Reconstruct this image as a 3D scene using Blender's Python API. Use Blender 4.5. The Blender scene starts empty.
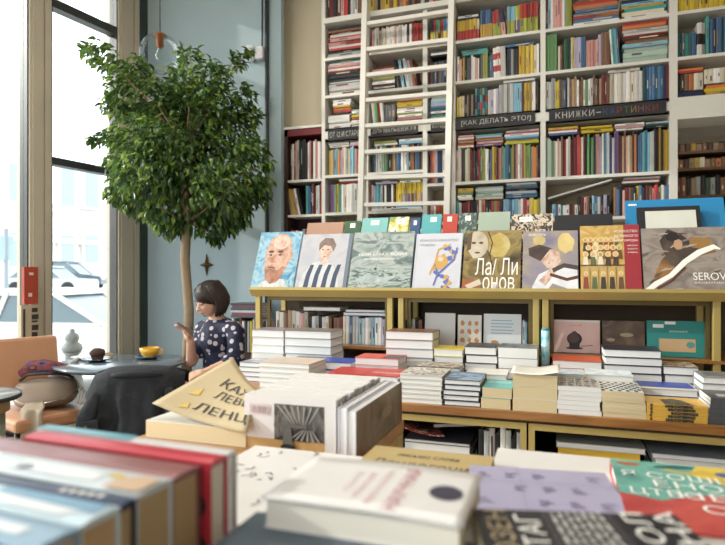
import bpy, bmesh, math, random
from mathutils import Vector, Matrix, Euler
random.seed(7)
S = bpy.context.scene
COL = S.collection
PI = math.pi
# ---------------------------------------------------------------- camera model (room axes: X along the bookcase, Y into the room, Z up)
F, CX, HY, H = 575.0, 362.5, 278.0, 1.30
TH = math.radians(18.7)
VX, VY = -math.sin(TH), math.cos(TH)
RX, RY = math.cos(TH), math.sin(TH)
def ray(x, y):
    u = (x-CX)/F
    return Vector((VX+RX*u, VY+RY*u, (HY-y)/F))
def atd(x, y, d): return Vector((0, 0, H))+ray(x, y)*d
def atY(x, y, Y):
    r = ray(x, y); return Vector((0, 0, H))+r*(Y/r.y)
def atz(x, y, z):
    r = ray(x, y); return Vector((0, 0, H))+r*((z-H)/r.z)
def XatY(x, Y):
    r = ray(x, 0); return Y*r.x/r.y
def zat(x, y, Y): return atY(x, y, Y).z
def pix(p):
    p = Vector(p); d = p.x*VX+p.y*VY; r = p.x*RX+p.y*RY
    return (CX+F*r/d, HY-F*(p.z-H)/d)

cam = bpy.data.cameras.new('camera'); co = bpy.data.objects.new('camera', cam); COL.objects.link(co)
co.location = (0, 0, H); co.rotation_euler = (PI/2, 0, TH)
cam.sensor_width = 36; cam.lens = F/725*36; cam.shift_y = (HY-272.5)/725
cam.clip_start = .02; cam.clip_end = 300
cam.dof.use_dof = True; cam.dof.focus_distance = 2.75; cam.dof.aperture_fstop = 2.8
S.camera = co
vs = S.view_settings; vs.view_transform = 'Standard'; vs.look = 'None'; vs.gamma = 1; vs.use_curve_mapping = False

# ---------------------------------------------------------------- materials
def lin(c):
    c = c/255
    return c/12.92 if c <= .04045 else ((c+.055)/1.055)**2.4
def hexc(h): return tuple(lin(int(h[i:i+2], 16)) for i in (0, 2, 4))
MATS = {}
def nd(nt, t, **kw):
    n = nt.nodes.new(t)
    for k, v in kw.items(): setattr(n, k, v)
    return n
def base(name):
    m = bpy.data.materials.new(name); m.use_nodes = True
    nt = m.node_tree; b = nt.nodes['Principled BSDF']
    return m, nt, b
def M(name, h, rough=.55, var=.10, scale=9, metal=0, bump=0, bscale=60, spec=.4, coat=0, sub=0):
    key = (name, h, rough, metal)
    if key in MATS: return MATS[key]
    m, nt, b = base(name); L = nt.links.new
    c = hexc(h)
    tc = nd(nt, 'ShaderNodeTexCoord'); no = nd(nt, 'ShaderNodeTexNoise'); no.inputs['Scale'].default_value = scale
    no.inputs['Detail'].default_value = 4
    L(tc.outputs['Object'], no.inputs['Vector'])
    mx = nd(nt, 'ShaderNodeMixRGB')
    mx.inputs[1].default_value = tuple(max(0, k*(1-var)) for k in c)+(1,)
    mx.inputs[2].default_value = tuple(min(1, k*(1+var)) for k in c)+(1,)
    L(no.outputs['Fac'], mx.inputs[0]); L(mx.outputs[0], b.inputs['Base Color'])
    b.inputs['Roughness'].default_value = rough; b.inputs['Metallic'].default_value = metal
    b.inputs['Specular IOR Level'].default_value = spec
    if coat: b.inputs['Coat Weight'].default_value = coat; b.inputs['Coat Roughness'].default_value = .15
    if bump:
        n2 = nd(nt, 'ShaderNodeTexNoise'); n2.inputs['Scale'].default_value = bscale
        L(tc.outputs['Object'], n2.inputs['Vector'])
        bp = nd(nt, 'ShaderNodeBump'); bp.inputs['Strength'].default_value = bump; bp.inputs['Distance'].default_value = .01
        L(n2.outputs['Fac'], bp.inputs['Height']); L(bp.outputs[0], b.inputs['Normal'])
    MATS[key] = m
    return m
def ramp(nt, cols, interp='LINEAR'):
    r = nd(nt, 'ShaderNodeValToRGB'); cr = r.color_ramp; cr.interpolation = interp
    n = len(cols)
    for i, h in enumerate(cols):
        p = i/(n-1) if interp == 'LINEAR' else i/n
        p = .3+.4*p if interp == 'LINEAR' else .28+.44*p
        if i < 2: e = cr.elements[i]; e.position = p
        else: e = cr.elements.new(p)
        e.color = hexc(h)+(1,)
    return r
def art(name, cols, scale=6, interp='LINEAR', stretch=(1, 1, 1), rough=.35, dist=.6, detail=3, seed=0.):
    """printed picture: a noise field through a colour ramp"""
    m, nt, b = base(name); L = nt.links.new
    tc = nd(nt, 'ShaderNodeTexCoord'); mp = nd(nt, 'ShaderNodeMapping'); mp.inputs['Scale'].default_value = stretch
    mp.inputs['Location'].default_value = (seed, seed*.7, seed*1.3)
    no = nd(nt, 'ShaderNodeTexNoise'); no.inputs['Scale'].default_value = scale; no.inputs['Detail'].default_value = detail
    no.inputs['Distortion'].default_value = dist
    L(tc.outputs['Object'], mp.inputs[0]); L(mp.outputs[0], no.inputs['Vector'])
    r = ramp(nt, cols, interp); L(no.outputs['Fac'], r.inputs[0]); L(r.outputs[0], b.inputs['Base Color'])
    b.inputs['Roughness'].default_value = rough
    return m
def wood(name, c1, c2, rough=.35):
    m, nt, b = base(name); L = nt.links.new
    tc = nd(nt, 'ShaderNodeTexCoord'); mp = nd(nt, 'ShaderNodeMapping'); mp.inputs['Scale'].default_value = (1.2, 14, 14)
    no = nd(nt, 'ShaderNodeTexNoise'); no.inputs['Scale'].default_value = 3; no.inputs['Detail'].default_value = 6; no.inputs['Distortion'].default_value = 1
    L(tc.outputs['Object'], mp.inputs[0]); L(mp.outputs[0], no.inputs['Vector'])
    r = ramp(nt, [c1, c2]); L(no.outputs['Fac'], r.inputs[0]); L(r.outputs[0], b.inputs['Base Color'])
    b.inputs['Roughness'].default_value = rough
    return m
def pages_mat(name, h):
    m, nt, b = base(name); L = nt.links.new
    c = hexc(h); tc = nd(nt, 'ShaderNodeTexCoord'); mp = nd(nt, 'ShaderNodeMapping'); mp.inputs['Scale'].default_value = (1, 1, 900)
    no = nd(nt, 'ShaderNodeTexNoise'); no.inputs['Scale'].default_value = 1; no.inputs['Detail'].default_value = 2
    L(tc.outputs['Object'], mp.inputs[0]); L(mp.outputs[0], no.inputs['Vector'])
    mx = nd(nt, 'ShaderNodeMixRGB'); mx.inputs[1].default_value = tuple(k*.85 for k in c)+(1,); mx.inputs[2].default_value = tuple(min(1, k*1.05) for k in c)+(1,)
    L(no.outputs['Fac'], mx.inputs[0]); L(mx.outputs[0], b.inputs['Base Color']); b.inputs['Roughness'].default_value = .85
    return m
def glass(name, tint=(1, 1, 1), refl=.08):
    m = bpy.data.materials.new(name); m.use_nodes = True; nt = m.node_tree; nt.nodes.clear(); L = nt.links.new
    o = nd(nt, 'ShaderNodeOutputMaterial'); t = nd(nt, 'ShaderNodeBsdfTransparent'); g = nd(nt, 'ShaderNodeBsdfGlossy')
    t.inputs[0].default_value = tint+(1,); g.inputs['Roughness'].default_value = .02
    lw = nd(nt, 'ShaderNodeLayerWeight'); lw.inputs[0].default_value = .25
    mp = nd(nt, 'ShaderNodeMath', operation='MULTIPLY'); mp.inputs[1].default_value = refl*4
    mx = nd(nt, 'ShaderNodeMixShader'); L(lw.outputs['Fresnel'], mp.inputs[0]); L(mp.outputs[0], mx.inputs[0])
    L(t.outputs[0], mx.inputs[1]); L(g.outputs[0], mx.inputs[2]); L(mx.outputs[0], o.inputs[0])
    return m
# ---------------------------------------------------------------- mesh builder
def rotm(rx=0, ry=0, rz=0): return Euler((rx, ry, rz)).to_matrix()
class MB:
    def __init__(s): s.v = []; s.f = []; s.m = []; s.sm = []
    def add(s, vs, fs, mi=0, smooth=False):
        o = len(s.v); s.v += [Vector(v) for v in vs]
        for f in fs: s.f.append([o+i for i in f]); s.m.append(mi); s.sm.append(smooth)
        return s
    def box(s, c, size, mi=0, R=None):
        hx, hy, hz = [k/2 for k in size]; c = Vector(c)
        vs = [Vector((x, y, z)) for x in (-hx, hx) for y in (-hy, hy) for z in (-hz, hz)]
        if R: vs = [R @ v for v in vs]
        return s.add([c+v for v in vs], [(0, 1, 3, 2), (4, 6, 7, 5), (0, 4, 5, 1), (2, 3, 7, 6), (0, 2, 6, 4), (1, 5, 7, 3)], mi)
    def bbox(s, a, b, mi=0):
        return s.box([(a[i]+b[i])/2 for i in range(3)], [abs(b[i]-a[i]) for i in range(3)], mi)
    def rbox(s, c, size, r=.01, mi=0, R=None, seg=2):
        bm = bmesh.new(); bmesh.ops.create_cube(bm, size=1)
        for v in bm.verts: v.co = Vector((v.co.x*size[0], v.co.y*size[1], v.co.z*size[2]))
        bmesh.ops.bevel(bm, geom=bm.edges[:], offset=min(r, min(size)*.45), segments=seg, profile=.5, affect='EDGES')
        bm.verts.index_update(); c = Vector(c)
        vs = [c+(R @ v.co if R else v.co) for v in bm.verts]; fs = [[v.index for v in f.verts] for f in bm.faces]
        bm.free(); return s.add(vs, fs, mi, False)
    def prism(s, poly, n0, n1, axis='y', mi=0):
        """poly: 2-D outline; axis y -> (x,z) outline extruded in y; z -> (x,y) outline; x -> (y,z) outline"""
        def mk(p, t): return {'y': (p[0], t, p[1]), 'z': (p[0], p[1], t), 'x': (t, p[0], p[1])}[axis]
        n = len(poly); vs = [mk(p, n0) for p in poly]+[mk(p, n1) for p in poly]
        fs = [tuple(range(n-1, -1, -1)), tuple(range(n, 2*n))]+[(i, (i+1) % n, n+(i+1) % n, n+i) for i in range(n)]
        return s.add(vs, fs, mi)
    def lathe(s, prof, seg=24, c=(0, 0, 0), mi=0, sx=1, sy=1, R=None):
        c = Vector(c); vs = []; n = len(prof)
        for r, z in prof:
            for k in range(seg):
                a = 2*PI*k/seg; p = Vector((r*math.cos(a)*sx, r*math.sin(a)*sy, z)); vs.append(c+(R @ p if R else p))
        fs = [(i*seg+k, i*seg+(k+1) % seg, (i+1)*seg+(k+1) % seg, (i+1)*seg+k) for i in range(n-1) for k in range(seg)]
        if prof[0][0] > 1e-5: fs.append(tuple(range(seg-1, -1, -1)))
        if prof[-1][0] > 1e-5: fs.append(tuple((n-1)*seg+k for k in range(seg)))
        return s.add(vs, fs, mi, True)
    def tube(s, path, rad, seg=8, mi=0):
        path = [Vector(p) for p in path]; n = len(path)
        if not hasattr(rad, '__len__'): rad = [rad]*n
        vs = []; up = None
        for i, p in enumerate(path):
            t = (path[min(i+1, n-1)]-path[max(i-1, 0)]).normalized()
            if up is None: up = t.orthogonal().normalized()
            up = (up-t*up.dot(t)).normalized(); w = t.cross(up)
            for k in range(seg):
                a = 2*PI*k/seg; vs.append(p+(up*math.cos(a)+w*math.sin(a))*rad[i])
        fs = [(i*seg+k, i*seg+(k+1) % seg, (i+1)*seg+(k+1) % seg, (i+1)*seg+k) for i in range(n-1) for k in range(seg)]
        fs += [tuple(range(seg-1, -1, -1)), tuple((n-1)*seg+k for k in range(seg))]
        return s.add(vs, fs, mi, True)
    def ell(s, c, r, mi=0, R=None, seg=16, rings=10, fn=None):
        c = Vector(c); vs = []; fs = []
        if not hasattr(r, '__len__'): r = (r, r, r)
        for i in range(rings+1):
            ph = PI*i/rings
            for k in range(seg):
                a = 2*PI*k/seg; p = Vector((math.sin(ph)*math.cos(a), math.sin(ph)*math.sin(a), math.cos(ph)))
                if fn: p = fn(p)
                p = Vector((p.x*r[0], p.y*r[1], p.z*r[2])); vs.append(c+(R @ p if R else p))
        fs = [(i*seg+k, (i+1)*seg+k, (i+1)*seg+(k+1) % seg, i*seg+(k+1) % seg) for i in range(rings) for k in range(seg)]
        return s.add(vs, fs, mi, True)
    def cap(s, a, b, ra, rb, mi=0, seg=14):
        """tapered capsule"""
        a = Vector(a); b = Vector(b); n = 6; path = []; rad = []
        t = (b-a).normalized()
        for i in range(n):
            q = PI/2*i/n; path.append(a-t*ra*math.cos(q)); rad.append(max(1e-4, ra*math.sin(q)))
        path += [a, b]; rad += [ra, rb]
        for i in range(1, n+1):
            q = PI/2*i/n; path.append(b+t*rb*math.sin(q)); rad.append(max(1e-4, rb*math.cos(q)))
        return s.tube(path, rad, seg, mi)
    def sheet(s, fn, nu, nv, th=.001, mi=0):
        """solid thin sheet over fn(u,v)"""
        P = [[Vector(fn(i/nu, j/nv)) for j in range(nv+1)] for i in range(nu+1)]
        def nrm(i, j):
            a = P[min(i+1, nu)][j]-P[max(i-1, 0)][j]; b = P[i][min(j+1, nv)]-P[i][max(j-1, 0)]
            return a.cross(b).normalized()
        top = [P[i][j] for i in range(nu+1) for j in range(nv+1)]
        bot = [P[i][j]-nrm(i, j)*th for i in range(nu+1) for j in range(nv+1)]
        W = nv+1; o = len(top); fs = []
        for i in range(nu):
            for j in range(nv):
                q = (i*W+j, (i+1)*W+j, (i+1)*W+j+1, i*W+j+1); fs.append(q); fs.append(tuple(o+k for k in reversed(q)))
        bd = [i*W for i in range(nu+1)]+[nu*W+j for j in range(1, W)]+[i*W+nv for i in range(nu-1, -1, -1)]+[j for j in range(nv-1, 0, -1)]
        for k in range(len(bd)):
            a, b = bd[k], bd[(k+1) % len(bd)]; fs.append((b, a, o+a, o+b))
        return s.add(top+bot, fs, mi, True)
    def map(s, fn): s.v = [Vector(fn(v)) for v in s.v]; return s
    def mesh(s, name, mats):
        me = bpy.data.meshes.new(name); me.from_pydata([tuple(v) for v in s.v], [], s.f)
        for m in (mats if isinstance(mats, (list, tuple)) else [mats]): me.materials.append(m)
        me.polygons.foreach_set('material_index', s.m); me.polygons.foreach_set('use_smooth', s.sm); me.update()
        return me
    def build(s, name, mats, parent=None, world=False, label=None):
        """child: vertices are in the parent's frame (world=True converts); top level: origin moved to the base"""
        if parent is None:
            lo = [min(v[i] for v in s.v) for i in range(3)]; hi = [max(v[i] for v in s.v) for i in range(3)]
            b = Vector(((lo[0]+hi[0])/2, (lo[1]+hi[1])/2, lo[2])); s.v = [v-b for v in s.v]
        elif world:
            mi = wmat(parent).inverted(); s.v = [mi @ v for v in s.v]
        o = bpy.data.objects.new(name, s.mesh(name, mats)); COL.objects.link(o)
        if parent is None: o.location = b
        else: o.parent = parent
        if label: o['label'] = label
        return o
def wmat(o):
    m = o.matrix_basis.copy()
    while o.parent: o = o.parent; m = o.matrix_basis @ m
    return m
def tag(o, label, cat, group=None):
    o['label'] = label; o['category'] = cat
    if group: o['group'] = group
    return o
def thing(name, loc, label, cat, group=None, rz=0, rx=0):
    o = bpy.data.objects.new(name, None); COL.objects.link(o); o.empty_display_size = .05
    o.location = loc; o.rotation_euler = (rx, 0, rz)
    return tag(o, label, cat, group)
def struct(o): o['kind'] = 'structure'; return o
def child(o, me, name, parent, loc=(0, 0, 0), rot=(0, 0, 0)):
    c = bpy.data.objects.new(name, me); COL.objects.link(c); c.parent = parent; c.location = loc; c.rotation_euler = rot
    return c
# lettering as flat mesh, normalised to the unit box
TXT = {}
def text_geo(s, off=0):
    if s in TXT: return TXT[s]
    cu = bpy.data.curves.new('t', 'FONT'); cu.body = s; cu.offset = off; cu.align_x = 'LEFT'; cu.resolution_u = 3
    o = bpy.data.objects.new('t', cu); COL.objects.link(o)
    dg = bpy.context.evaluated_depsgraph_get(); me = bpy.data.meshes.new_from_object(o.evaluated_get(dg))
    vs = [v.co.copy() for v in me.vertices]; fs = [tuple(p.vertices) for p in me.polygons]
    bpy.data.objects.remove(o); bpy.data.curves.remove(cu); bpy.data.meshes.remove(me)
    x0 = min(v.x for v in vs); x1 = max(v.x for v in vs); y0 = min(v.y for v in vs); y1 = max(v.y for v in vs)
    vs = [((v.x-x0)/(x1-x0), (v.y-y0)/(y1-y0)) for v in vs]
    TXT[s] = (vs, fs); return TXT[s]
def letters(mb, s, fn, mi=0):
    vs, fs = text_geo(s); mb.add([fn(u, v) for u, v in vs], fs, mi)
def rect(o, ux, uy):
    o, ux, uy = Vector(o), Vector(ux), Vector(uy)
    return lambda u, v: o+ux*u+uy*v
class Art:
    """flat printed shapes on a plane with w x h extent: fn(u,v,layer)->point"""
    def __init__(s, fn): s.fn = fn; s.mb = MB(); s.mats = []; s.n = 0
    def mi(s, m):
        if m not in s.mats: s.mats.append(m)
        return s.mats.index(m)
    def poly(s, m, pts):
        s.n += 1; s.mb.add([s.fn(u, v, s.n) for u, v in pts], [tuple(range(len(pts)))], s.mi(m)); return s
    def quad(s, m, u0, v0, u1, v1): return s.poly(m, [(u0, v0), (u1, v0), (u1, v1), (u0, v1)])
    def ell(s, m, cu, cv, ru, rv, rot=0, n=20, a0=0, a1=2*PI):
        pts = []
        for k in range(n):
            a = a0+(a1-a0)*k/n; x, y = ru*math.cos(a), rv*math.sin(a)
            pts.append((cu+x*math.cos(rot)-y*math.sin(rot), cv+x*math.sin(rot)+y*math.cos(rot)))
        return s.poly(m, pts)
    def band(s, m, pts, w):
        s.n += 1; n = len(pts); a = []; b = []
        for i in range(n):
            x0, y0 = pts[max(i-1, 0)]; x1, y1 = pts[min(i+1, n-1)]; L = math.hypot(x1-x0, y1-y0) or 1
            nx, ny = -(y1-y0)/L, (x1-x0)/L; ww = w[i] if hasattr(w, '__len__') else w
            a.append((pts[i][0]+nx*ww/2, pts[i][1]+ny*ww/2)); b.append((pts[i][0]-nx*ww/2, pts[i][1]-ny*ww/2))
        vs = [s.fn(u, v, s.n) for u, v in b+a]
        s.mb.add(vs, [(i, i+1, n+i+1, n+i) for i in range(n-1)], s.mi(m)); return s
    def text(s, m, t, u0, v0, u1, v1, rot=0):
        s.n += 1
        if rot == 0: f = lambda u, v: s.fn(u0+(u1-u0)*u, v0+(v1-v0)*v, s.n)
        else: f = lambda u, v: s.fn(u1-(u1-u0)*v, v0+(v1-v0)*u, s.n)      # reads upward
        letters(s.mb, t, f, s.mi(m)); return s
    def build(s, name, parent, label=None): return s.mb.build(name, s.mats, parent, label=label)

PAL = {'w': ('e9e6e0', 'white'), 'c': ('ddd2b8', 'cream'), 'g': ('b9bcb8', 'light grey'), 'G': ('5a5c5e', 'dark grey'), 'k': ('26262a', 'black'),
       'r': ('c23a33', 'red'), 'R': ('7a2b2c', 'maroon'), 'o': ('d9793a', 'orange'), 'y': ('e6c52e', 'yellow'), 'Y': ('c99a2c', 'mustard'),
       'l': ('b5bd3a', 'lime green'), 'e': ('5f9a55', 'green'), 'E': ('2f5a40', 'dark green'), 't': ('3fa39c', 'teal'), 'T': ('1f6068', 'dark teal'),
       'b': ('4a77a8', 'blue'), 'B': ('2a3a66', 'navy'), 's': ('7fb8d2', 'sky blue'), 'p': ('dd9a92', 'pink'), 'u': ('7d5a8c', 'purple'),
       'U': ('4a2f55', 'dark purple'), 'n': ('8a5f42', 'brown'), 'N': ('4a3327', 'dark brown'), 'a': ('b99a72', 'tan'), 'v': ('b6afcb', 'lavender'), 'm': ('b3cfbc', 'mint')}
def mute(h, k=.16, d=.93):
    c = [int(h[i:i+2], 16) for i in (0, 2, 4)]; g = .3*c[0]+.59*c[1]+.11*c[2]
    return ''.join('%02x' % int(d*(v+(g-v)*k)) for v in c)
PR = random.Random(21)
def PM(k):
    v = PR.choice((.84, .94, 1.0, 1.06)); h = mute(PAL[k][0], PR.choice((.08, .18, .28)))
    h = ''.join('%02x' % min(240, int(int(h[i:i+2], 16)*v)) for i in (0, 2, 4))
    return M('print_'+PAL[k][1].replace(' ', '_'), h, .5, .12, 25)
PAGE = pages_mat('paper_edges', 'e6dfd0'); PAGEW = pages_mat('white_paper_edges', 'ecebe8'); PAGEC = pages_mat('cream_paper_edges', 'dcc9a0')
PAGET = pages_mat('tan_paper_edges', 'c2a67e')
ORD = ['first', 'second', 'third', 'fourth', 'fifth', 'sixth', 'seventh', 'eighth', 'ninth', 'tenth', 'eleventh', 'twelfth', 'thirteenth', 'fourteenth',
       'fifteenth', 'sixteenth', 'seventeenth', 'eighteenth', 'nineteenth']
def ordn(i):
    if i < 19: return ORD[i]
    n = i+1; tens = {2: 'twenty', 3: 'thirty', 4: 'forty', 5: 'fifty', 6: 'sixty', 7: 'seventy'}[n//10]; o = n % 10
    return tens[:-1]+'ieth' if o == 0 else tens+'-'+ORD[o-1]
# ================================================================= THE ROOM
YB = 4.40            # front plane of the wall bookcase
plaster = M('blue_grey_paint', '9cadb2', .6, .05, 2.0, bump=.04, bscale=30)
cream = M('cream_paint', 'd6cab0', .7, .05, 2.0, bump=.05, bscale=40)
white = M('white_shelf_paint', 'dcd9d0', .45, .04, 5)
floorm = wood('oak_floor', '8d7a62', 'a89478', .45)
brass = M('brass_frame', 'b8a262', .4, .06, 6, metal=.3)
dark_steel = M('dark_window_steel', '3a3a38', .45, .08, 8)
creamframe = M('cream_window_post', 'b8ad9a', .5, .06, 3)
pane = glass('window_glass', (.97, .99, .99), .06)
mb = MB(); mb.bbox((-4.6, -3, -.1), (4, 8.2, 0)); struct(mb.build('floor', floorm))
mb = MB(); mb.bbox((-4.3, -2.0, 4.3), (4, 8.2, 4.4)); struct(mb.build('ceiling', M('ceiling_paint', 'e4e2dc', .8, .02)))
mb = MB(); mb.bbox((3.2, -2.0, 0), (3.3, 8.2, 4.3)); struct(mb.build('wall_right', M('warm_white_paint', 'd8d2c6', .8, .03)))
# blue pier at the back, cream wall set back beside it
xp0, xp1 = XatY(146, 4.42), XatY(281, 4.42)
mb = MB(); mb.bbox((xp0-.1, 4.42, 0), (xp1, 4.475, 4.3)); struct(mb.build('wall_pier', plaster))
mb = MB(); mb.bbox((xp0-.1, 4.70, 0), (.47, 4.78, 4.3)); struct(mb.build('wall_back', cream))
# window wall (slightly splayed): local frame s along the wall (towards -Y), n inwards
WP = Vector((xp0, 4.42, 0)); wd = Vector((.15, .989, 0)).normalized(); wn = Vector((wd.y, -wd.x, 0))
def wall_hit(x, y):
    r = ray(x, y); o = Vector((0, 0, H)); t = (WP-o).dot(wn)/r.dot(wn); p = o+r*t
    return (p-WP).dot(wd), p.z
def wbox(mb, s0, s1, n0, n1, z0, z1, mi=0):
    R = Matrix((wd, wn, Vector((0, 0, 1)))).transposed()
    c = WP+wd*((s0+s1)/2)+wn*((n0+n1)/2)+Vector((0, 0, (z0+z1)/2))
    return mb.box(c, (abs(s1-s0), abs(n1-n0), abs(z1-z0)), mi, R)
s_c0, s_c1 = wall_hit(119, 278)[0], wall_hit(138, 278)[0]
s_m0, s_m1 = wall_hit(30, 278)[0], wall_hit(50, 278)[0]
zt = wall_hit(96, 21)[1]; zm = wall_hit(90, 167)[1]
mb = MB(); wbox(mb, s_c1, .05, -.30, .02, 0, 4.3); struct(mb.build('wall_window_return', M('shaded_blue_paint', '35423f', .6, .05)))  # dark green stands for shade on the blue wall return
mb = MB(); wbox(mb, -8, .05, -.30, 0, 4.1, 4.3); wbox(mb, -8, s_c1, -.2, .0, -.05, .12); struct(mb.build('wall_window', creamframe))
def window(idx, s0, s1, top=True):
    w = MB(); t = .035; t2 = .010
    for a, b in ((s0, s0+t), (s1-t2, s1)): wbox(w, a, b, -.11, -.02, .12, 4.1)
    wbox(w, s0, s1, -.11, -.02, .12, .18)
    if top: wbox(w, s0, s1, -.11, -.02, zt-.03, zt+.04); wbox(w, s0, s1, -.11, -.02, zm-.03, zm+.03)
    r = struct(w.build('window_%d' % idx, dark_steel))
    g = MB(); 
    for z0, z1 in (((.18, zm-.03), (zm+.03, zt-.03), (zt+.04, 4.1)) if top else ((.18, 4.1),)):
        g = MB(); wbox(g, s0+t, s1-t2, -.07, -.062, z0, z1); g.build('window_pane', pane, r, world=True)
window(1, s_m1, s_c0); window(2, s_m0-2.3, s_m0, False); window(3, s_m0-4.8, s_m0-2.5, False)
def post(idx, s0, s1):
    w = MB(); e = .012
    wbox(w, s0, s1, -.16, .0, .0, 4.1); wbox(w, s0+.02, s1-.06, 0, .012, 0, 4.1); wbox(w, s1-.05, s1, 0, .02, 0, 4.1)
    struct(w.build('trim_%d' % idx, creamframe))
post(1, s_m0, s_m1); post(2, s_c0, s_c1); post(3, s_m0-2.5, s_m0-2.3)

# ================================================================= OUTSIDE
pave = M('pale_pavement', 'd2cfca', .8, .05); 
def street(s, n): return WP+wd*s+wn*n
mb = MB()
def gz(n): return -.33 if n > -7 else -.33+(-7-n)*.046
for a, b in ((-.3, -7), (-7, -46)):
    mb.add([street(-40, a)+Vector((0, 0, gz(a))), street(40, a)+Vector((0, 0, gz(a))), street(40, b)+Vector((0, 0, gz(b))), street(-40, b)+Vector((0, 0, gz(b)))], [(0, 1, 2, 3)])
mb.v += [v-Vector((0, 0, .3)) for v in mb.v]; mb.f += [[11-i for i in range(4)], [15-i for i in range(4)]]; mb.m += [0, 0]; mb.sm += [False, False]
struct(mb.build('street_ground', pave))
stucco = M('white_stucco', 'dedbd5', .9, .04, 1.0)
bl = thing('building', street(0, -40)+Vector((0, 0, 1.1)), 'pale stucco building across the street seen through the window', 'building')
mb = MB(); mb.box(street(5, -42), (90, 3, 15), 0, Matrix((wd, wn, Vector((0, 0, 1)))).transposed())
for z in (4.4, 6.9):
    mb.box(street(5, -40.3)+Vector((0, 0, z)), (90, .5, .35), 0, Matrix((wd, wn, Vector((0, 0, 1)))).transposed())
mb.build('facade', stucco, bl, world=True)
shop = M('shop_window', '9fb0b8', .2, .1); gl = M('stone_surround', 'cfccc6', .9)
fR = Matrix((wd, wn, Vector((0, 0, 1)))).transposed()
def fac_hit(x, y, n=-40.45):
    r = ray(x, y); o = Vector((0, 0, H)); t = (street(0, n)-o).dot(wn)/r.dot(wn); return o+r*t
for xa, xb, ya, yb in ((8, 19, 233, 266), (60, 72, 236, 262), (84, 96, 236, 262), (60, 72, 170, 205), (84, 96, 172, 206), (8, 19, 165, 200)):
    a = fac_hit(xa, yb); b = fac_hit(xb, ya); c = (a+b)/2; w = (b-a).dot(wd); h = b.z-a.z
    m1 = MB(); m1.box(c, (abs(w)+.7, .5, h+.6), 0, fR); f = m1.build('window_surround', gl, bl, world=True)
    m2 = MB(); m2.box(c+wn*.2, (abs(w), .25, h), 0, fR); m2.build('pane', shop, f, world=True)
def car(loc, rz, col, label, k=1.0, L=4.3, suv=False, belt=None):
    t = thing('car', loc, label, 'car', rz=rz)
    body = M('car_paint', col, .25, .03, 3, coat=.6); gls = M('car_glass', '69777e', .1, .05); tyre = M('tyre', '2c2c2c', .8)
    hh = 1.66 if suv else 1.45; wbl = belt or (.95 if suv else .84)
    low = [(-L/2, .32), (-L/2, .62), (-L/2+.1, .78), (-L*.22, wbl), (L*.28, wbl+.03), (L/2-.1, .86), (L/2, .6), (L/2-.02, .3)]
    m = MB(); rng = [(-.88, .0), (-.8, .05), (.8, .05), (.88, 0)]
    n = len(low)
    vs = []
    for y, up in ((-.80, 1), (-.87, .0), (.87, 0), (.80, 1)):
        for x, z in low: vs.append((x*(1-.012*up), y, z))
    m.add(vs, [tuple(range(n-1, -1, -1)), tuple(3*n+i for i in range(n))]+[(r*n+i, r*n+(i+1) % n, (r+1)*n+(i+1) % n, (r+1)*n+i) for r in range(3) for i in range(n)])
    ca = [(-L*.24, wbl-.03), (-L*.07, hh-.04), (L*.05, hh), (L*.24, hh-.05), (L*(.47 if suv else .40), wbl)]
    m2 = MB(); n = len(ca); vs = [(x, y*(.80 if z < wbl+.02 else .66), z) for y in (-1, 1) for x, z in ca]
    m2.add(vs, [tuple(range(n-1, -1, -1)), tuple(range(n, 2*n))]+[(i, (i+1) % n, n+(i+1) % n, n+i) for i in range(n)])
    for xx in (-L*.07, L*.05, L*.24): pass
    m.build('car_body', body, t)
    gg = m2.build('cabin_windows', gls, t)
    m3 = MB()
    for sgn in (-1, 1):
        for (xa, za), (xb, zb) in zip(ca[:-1], ca[1:]):
            m3.tube([(xa, sgn*(.81 if za < wbl+.02 else .67), za), (xb, sgn*(.81 if zb < wbl+.02 else .67), zb)], .035, 6)
        m3.tube([(L*.08, sgn*.67, hh-.02), (L*.1, sgn*.81, wbl)], .035, 6)
    m3.box((L*.09, 0, hh-.02), (L*.36, 1.36, .08)); m3.build('roof', body, t)
    for x in (-L*.31, L*.31):
        for sgn in (-1, 1):
            w = MB(); R = rotm(PI/2); w.lathe([(.18, -.1), (.31, -.1), (.33, -.06), (.33, .06), (.31, .1), (.18, .1)], 20, (x, sgn*.8, .33), 0, R=R); wo = w.build('wheel', tyre, t)
            hb = MB(); hb.lathe([(.0, .02), (.17, .0), (.19, -.1), (0, -.1)], 16, (x, sgn*.84, .33), 0, R=rotm(PI/2 if sgn < 0 else -PI/2)); hb.build('hub_cap', M('hub', 'a9abac', .35, metal=.5), wo)
    lp = MB(); lp.box((-L/2+.04, -.62, .68), (.12, .3, .12)); lp.build('headlight', M('lamp_lens', 'd9dcdc', .1), t)
    lp = MB(); lp.box((-L/2+.04, .62, .68), (.12, .3, .12)); lp.build('headlight', M('lamp_lens', 'd9dcdc', .1), t)
ang = math.atan2(wd.y, wd.x)
p = atd(58, 300, 8.6); car((p.x, p.y, -.33), TH+PI, 'efeeec', 'white car parked right outside the window', belt=1.02)
p = atd(50, 280, 30.0); n_ = (p-WP).dot(wn); car((p.x, p.y, gz(n_)), TH+PI, 'c4c9cc', 'silver car across the street in front of the dark one')
p = atd(66, 279, 34.5); n_ = (p-WP).dot(wn); car((p.x, p.y, gz(n_)), TH+PI, '59626a', 'dark grey estate car parked behind the silver car', suv=True, L=5.0)
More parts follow.
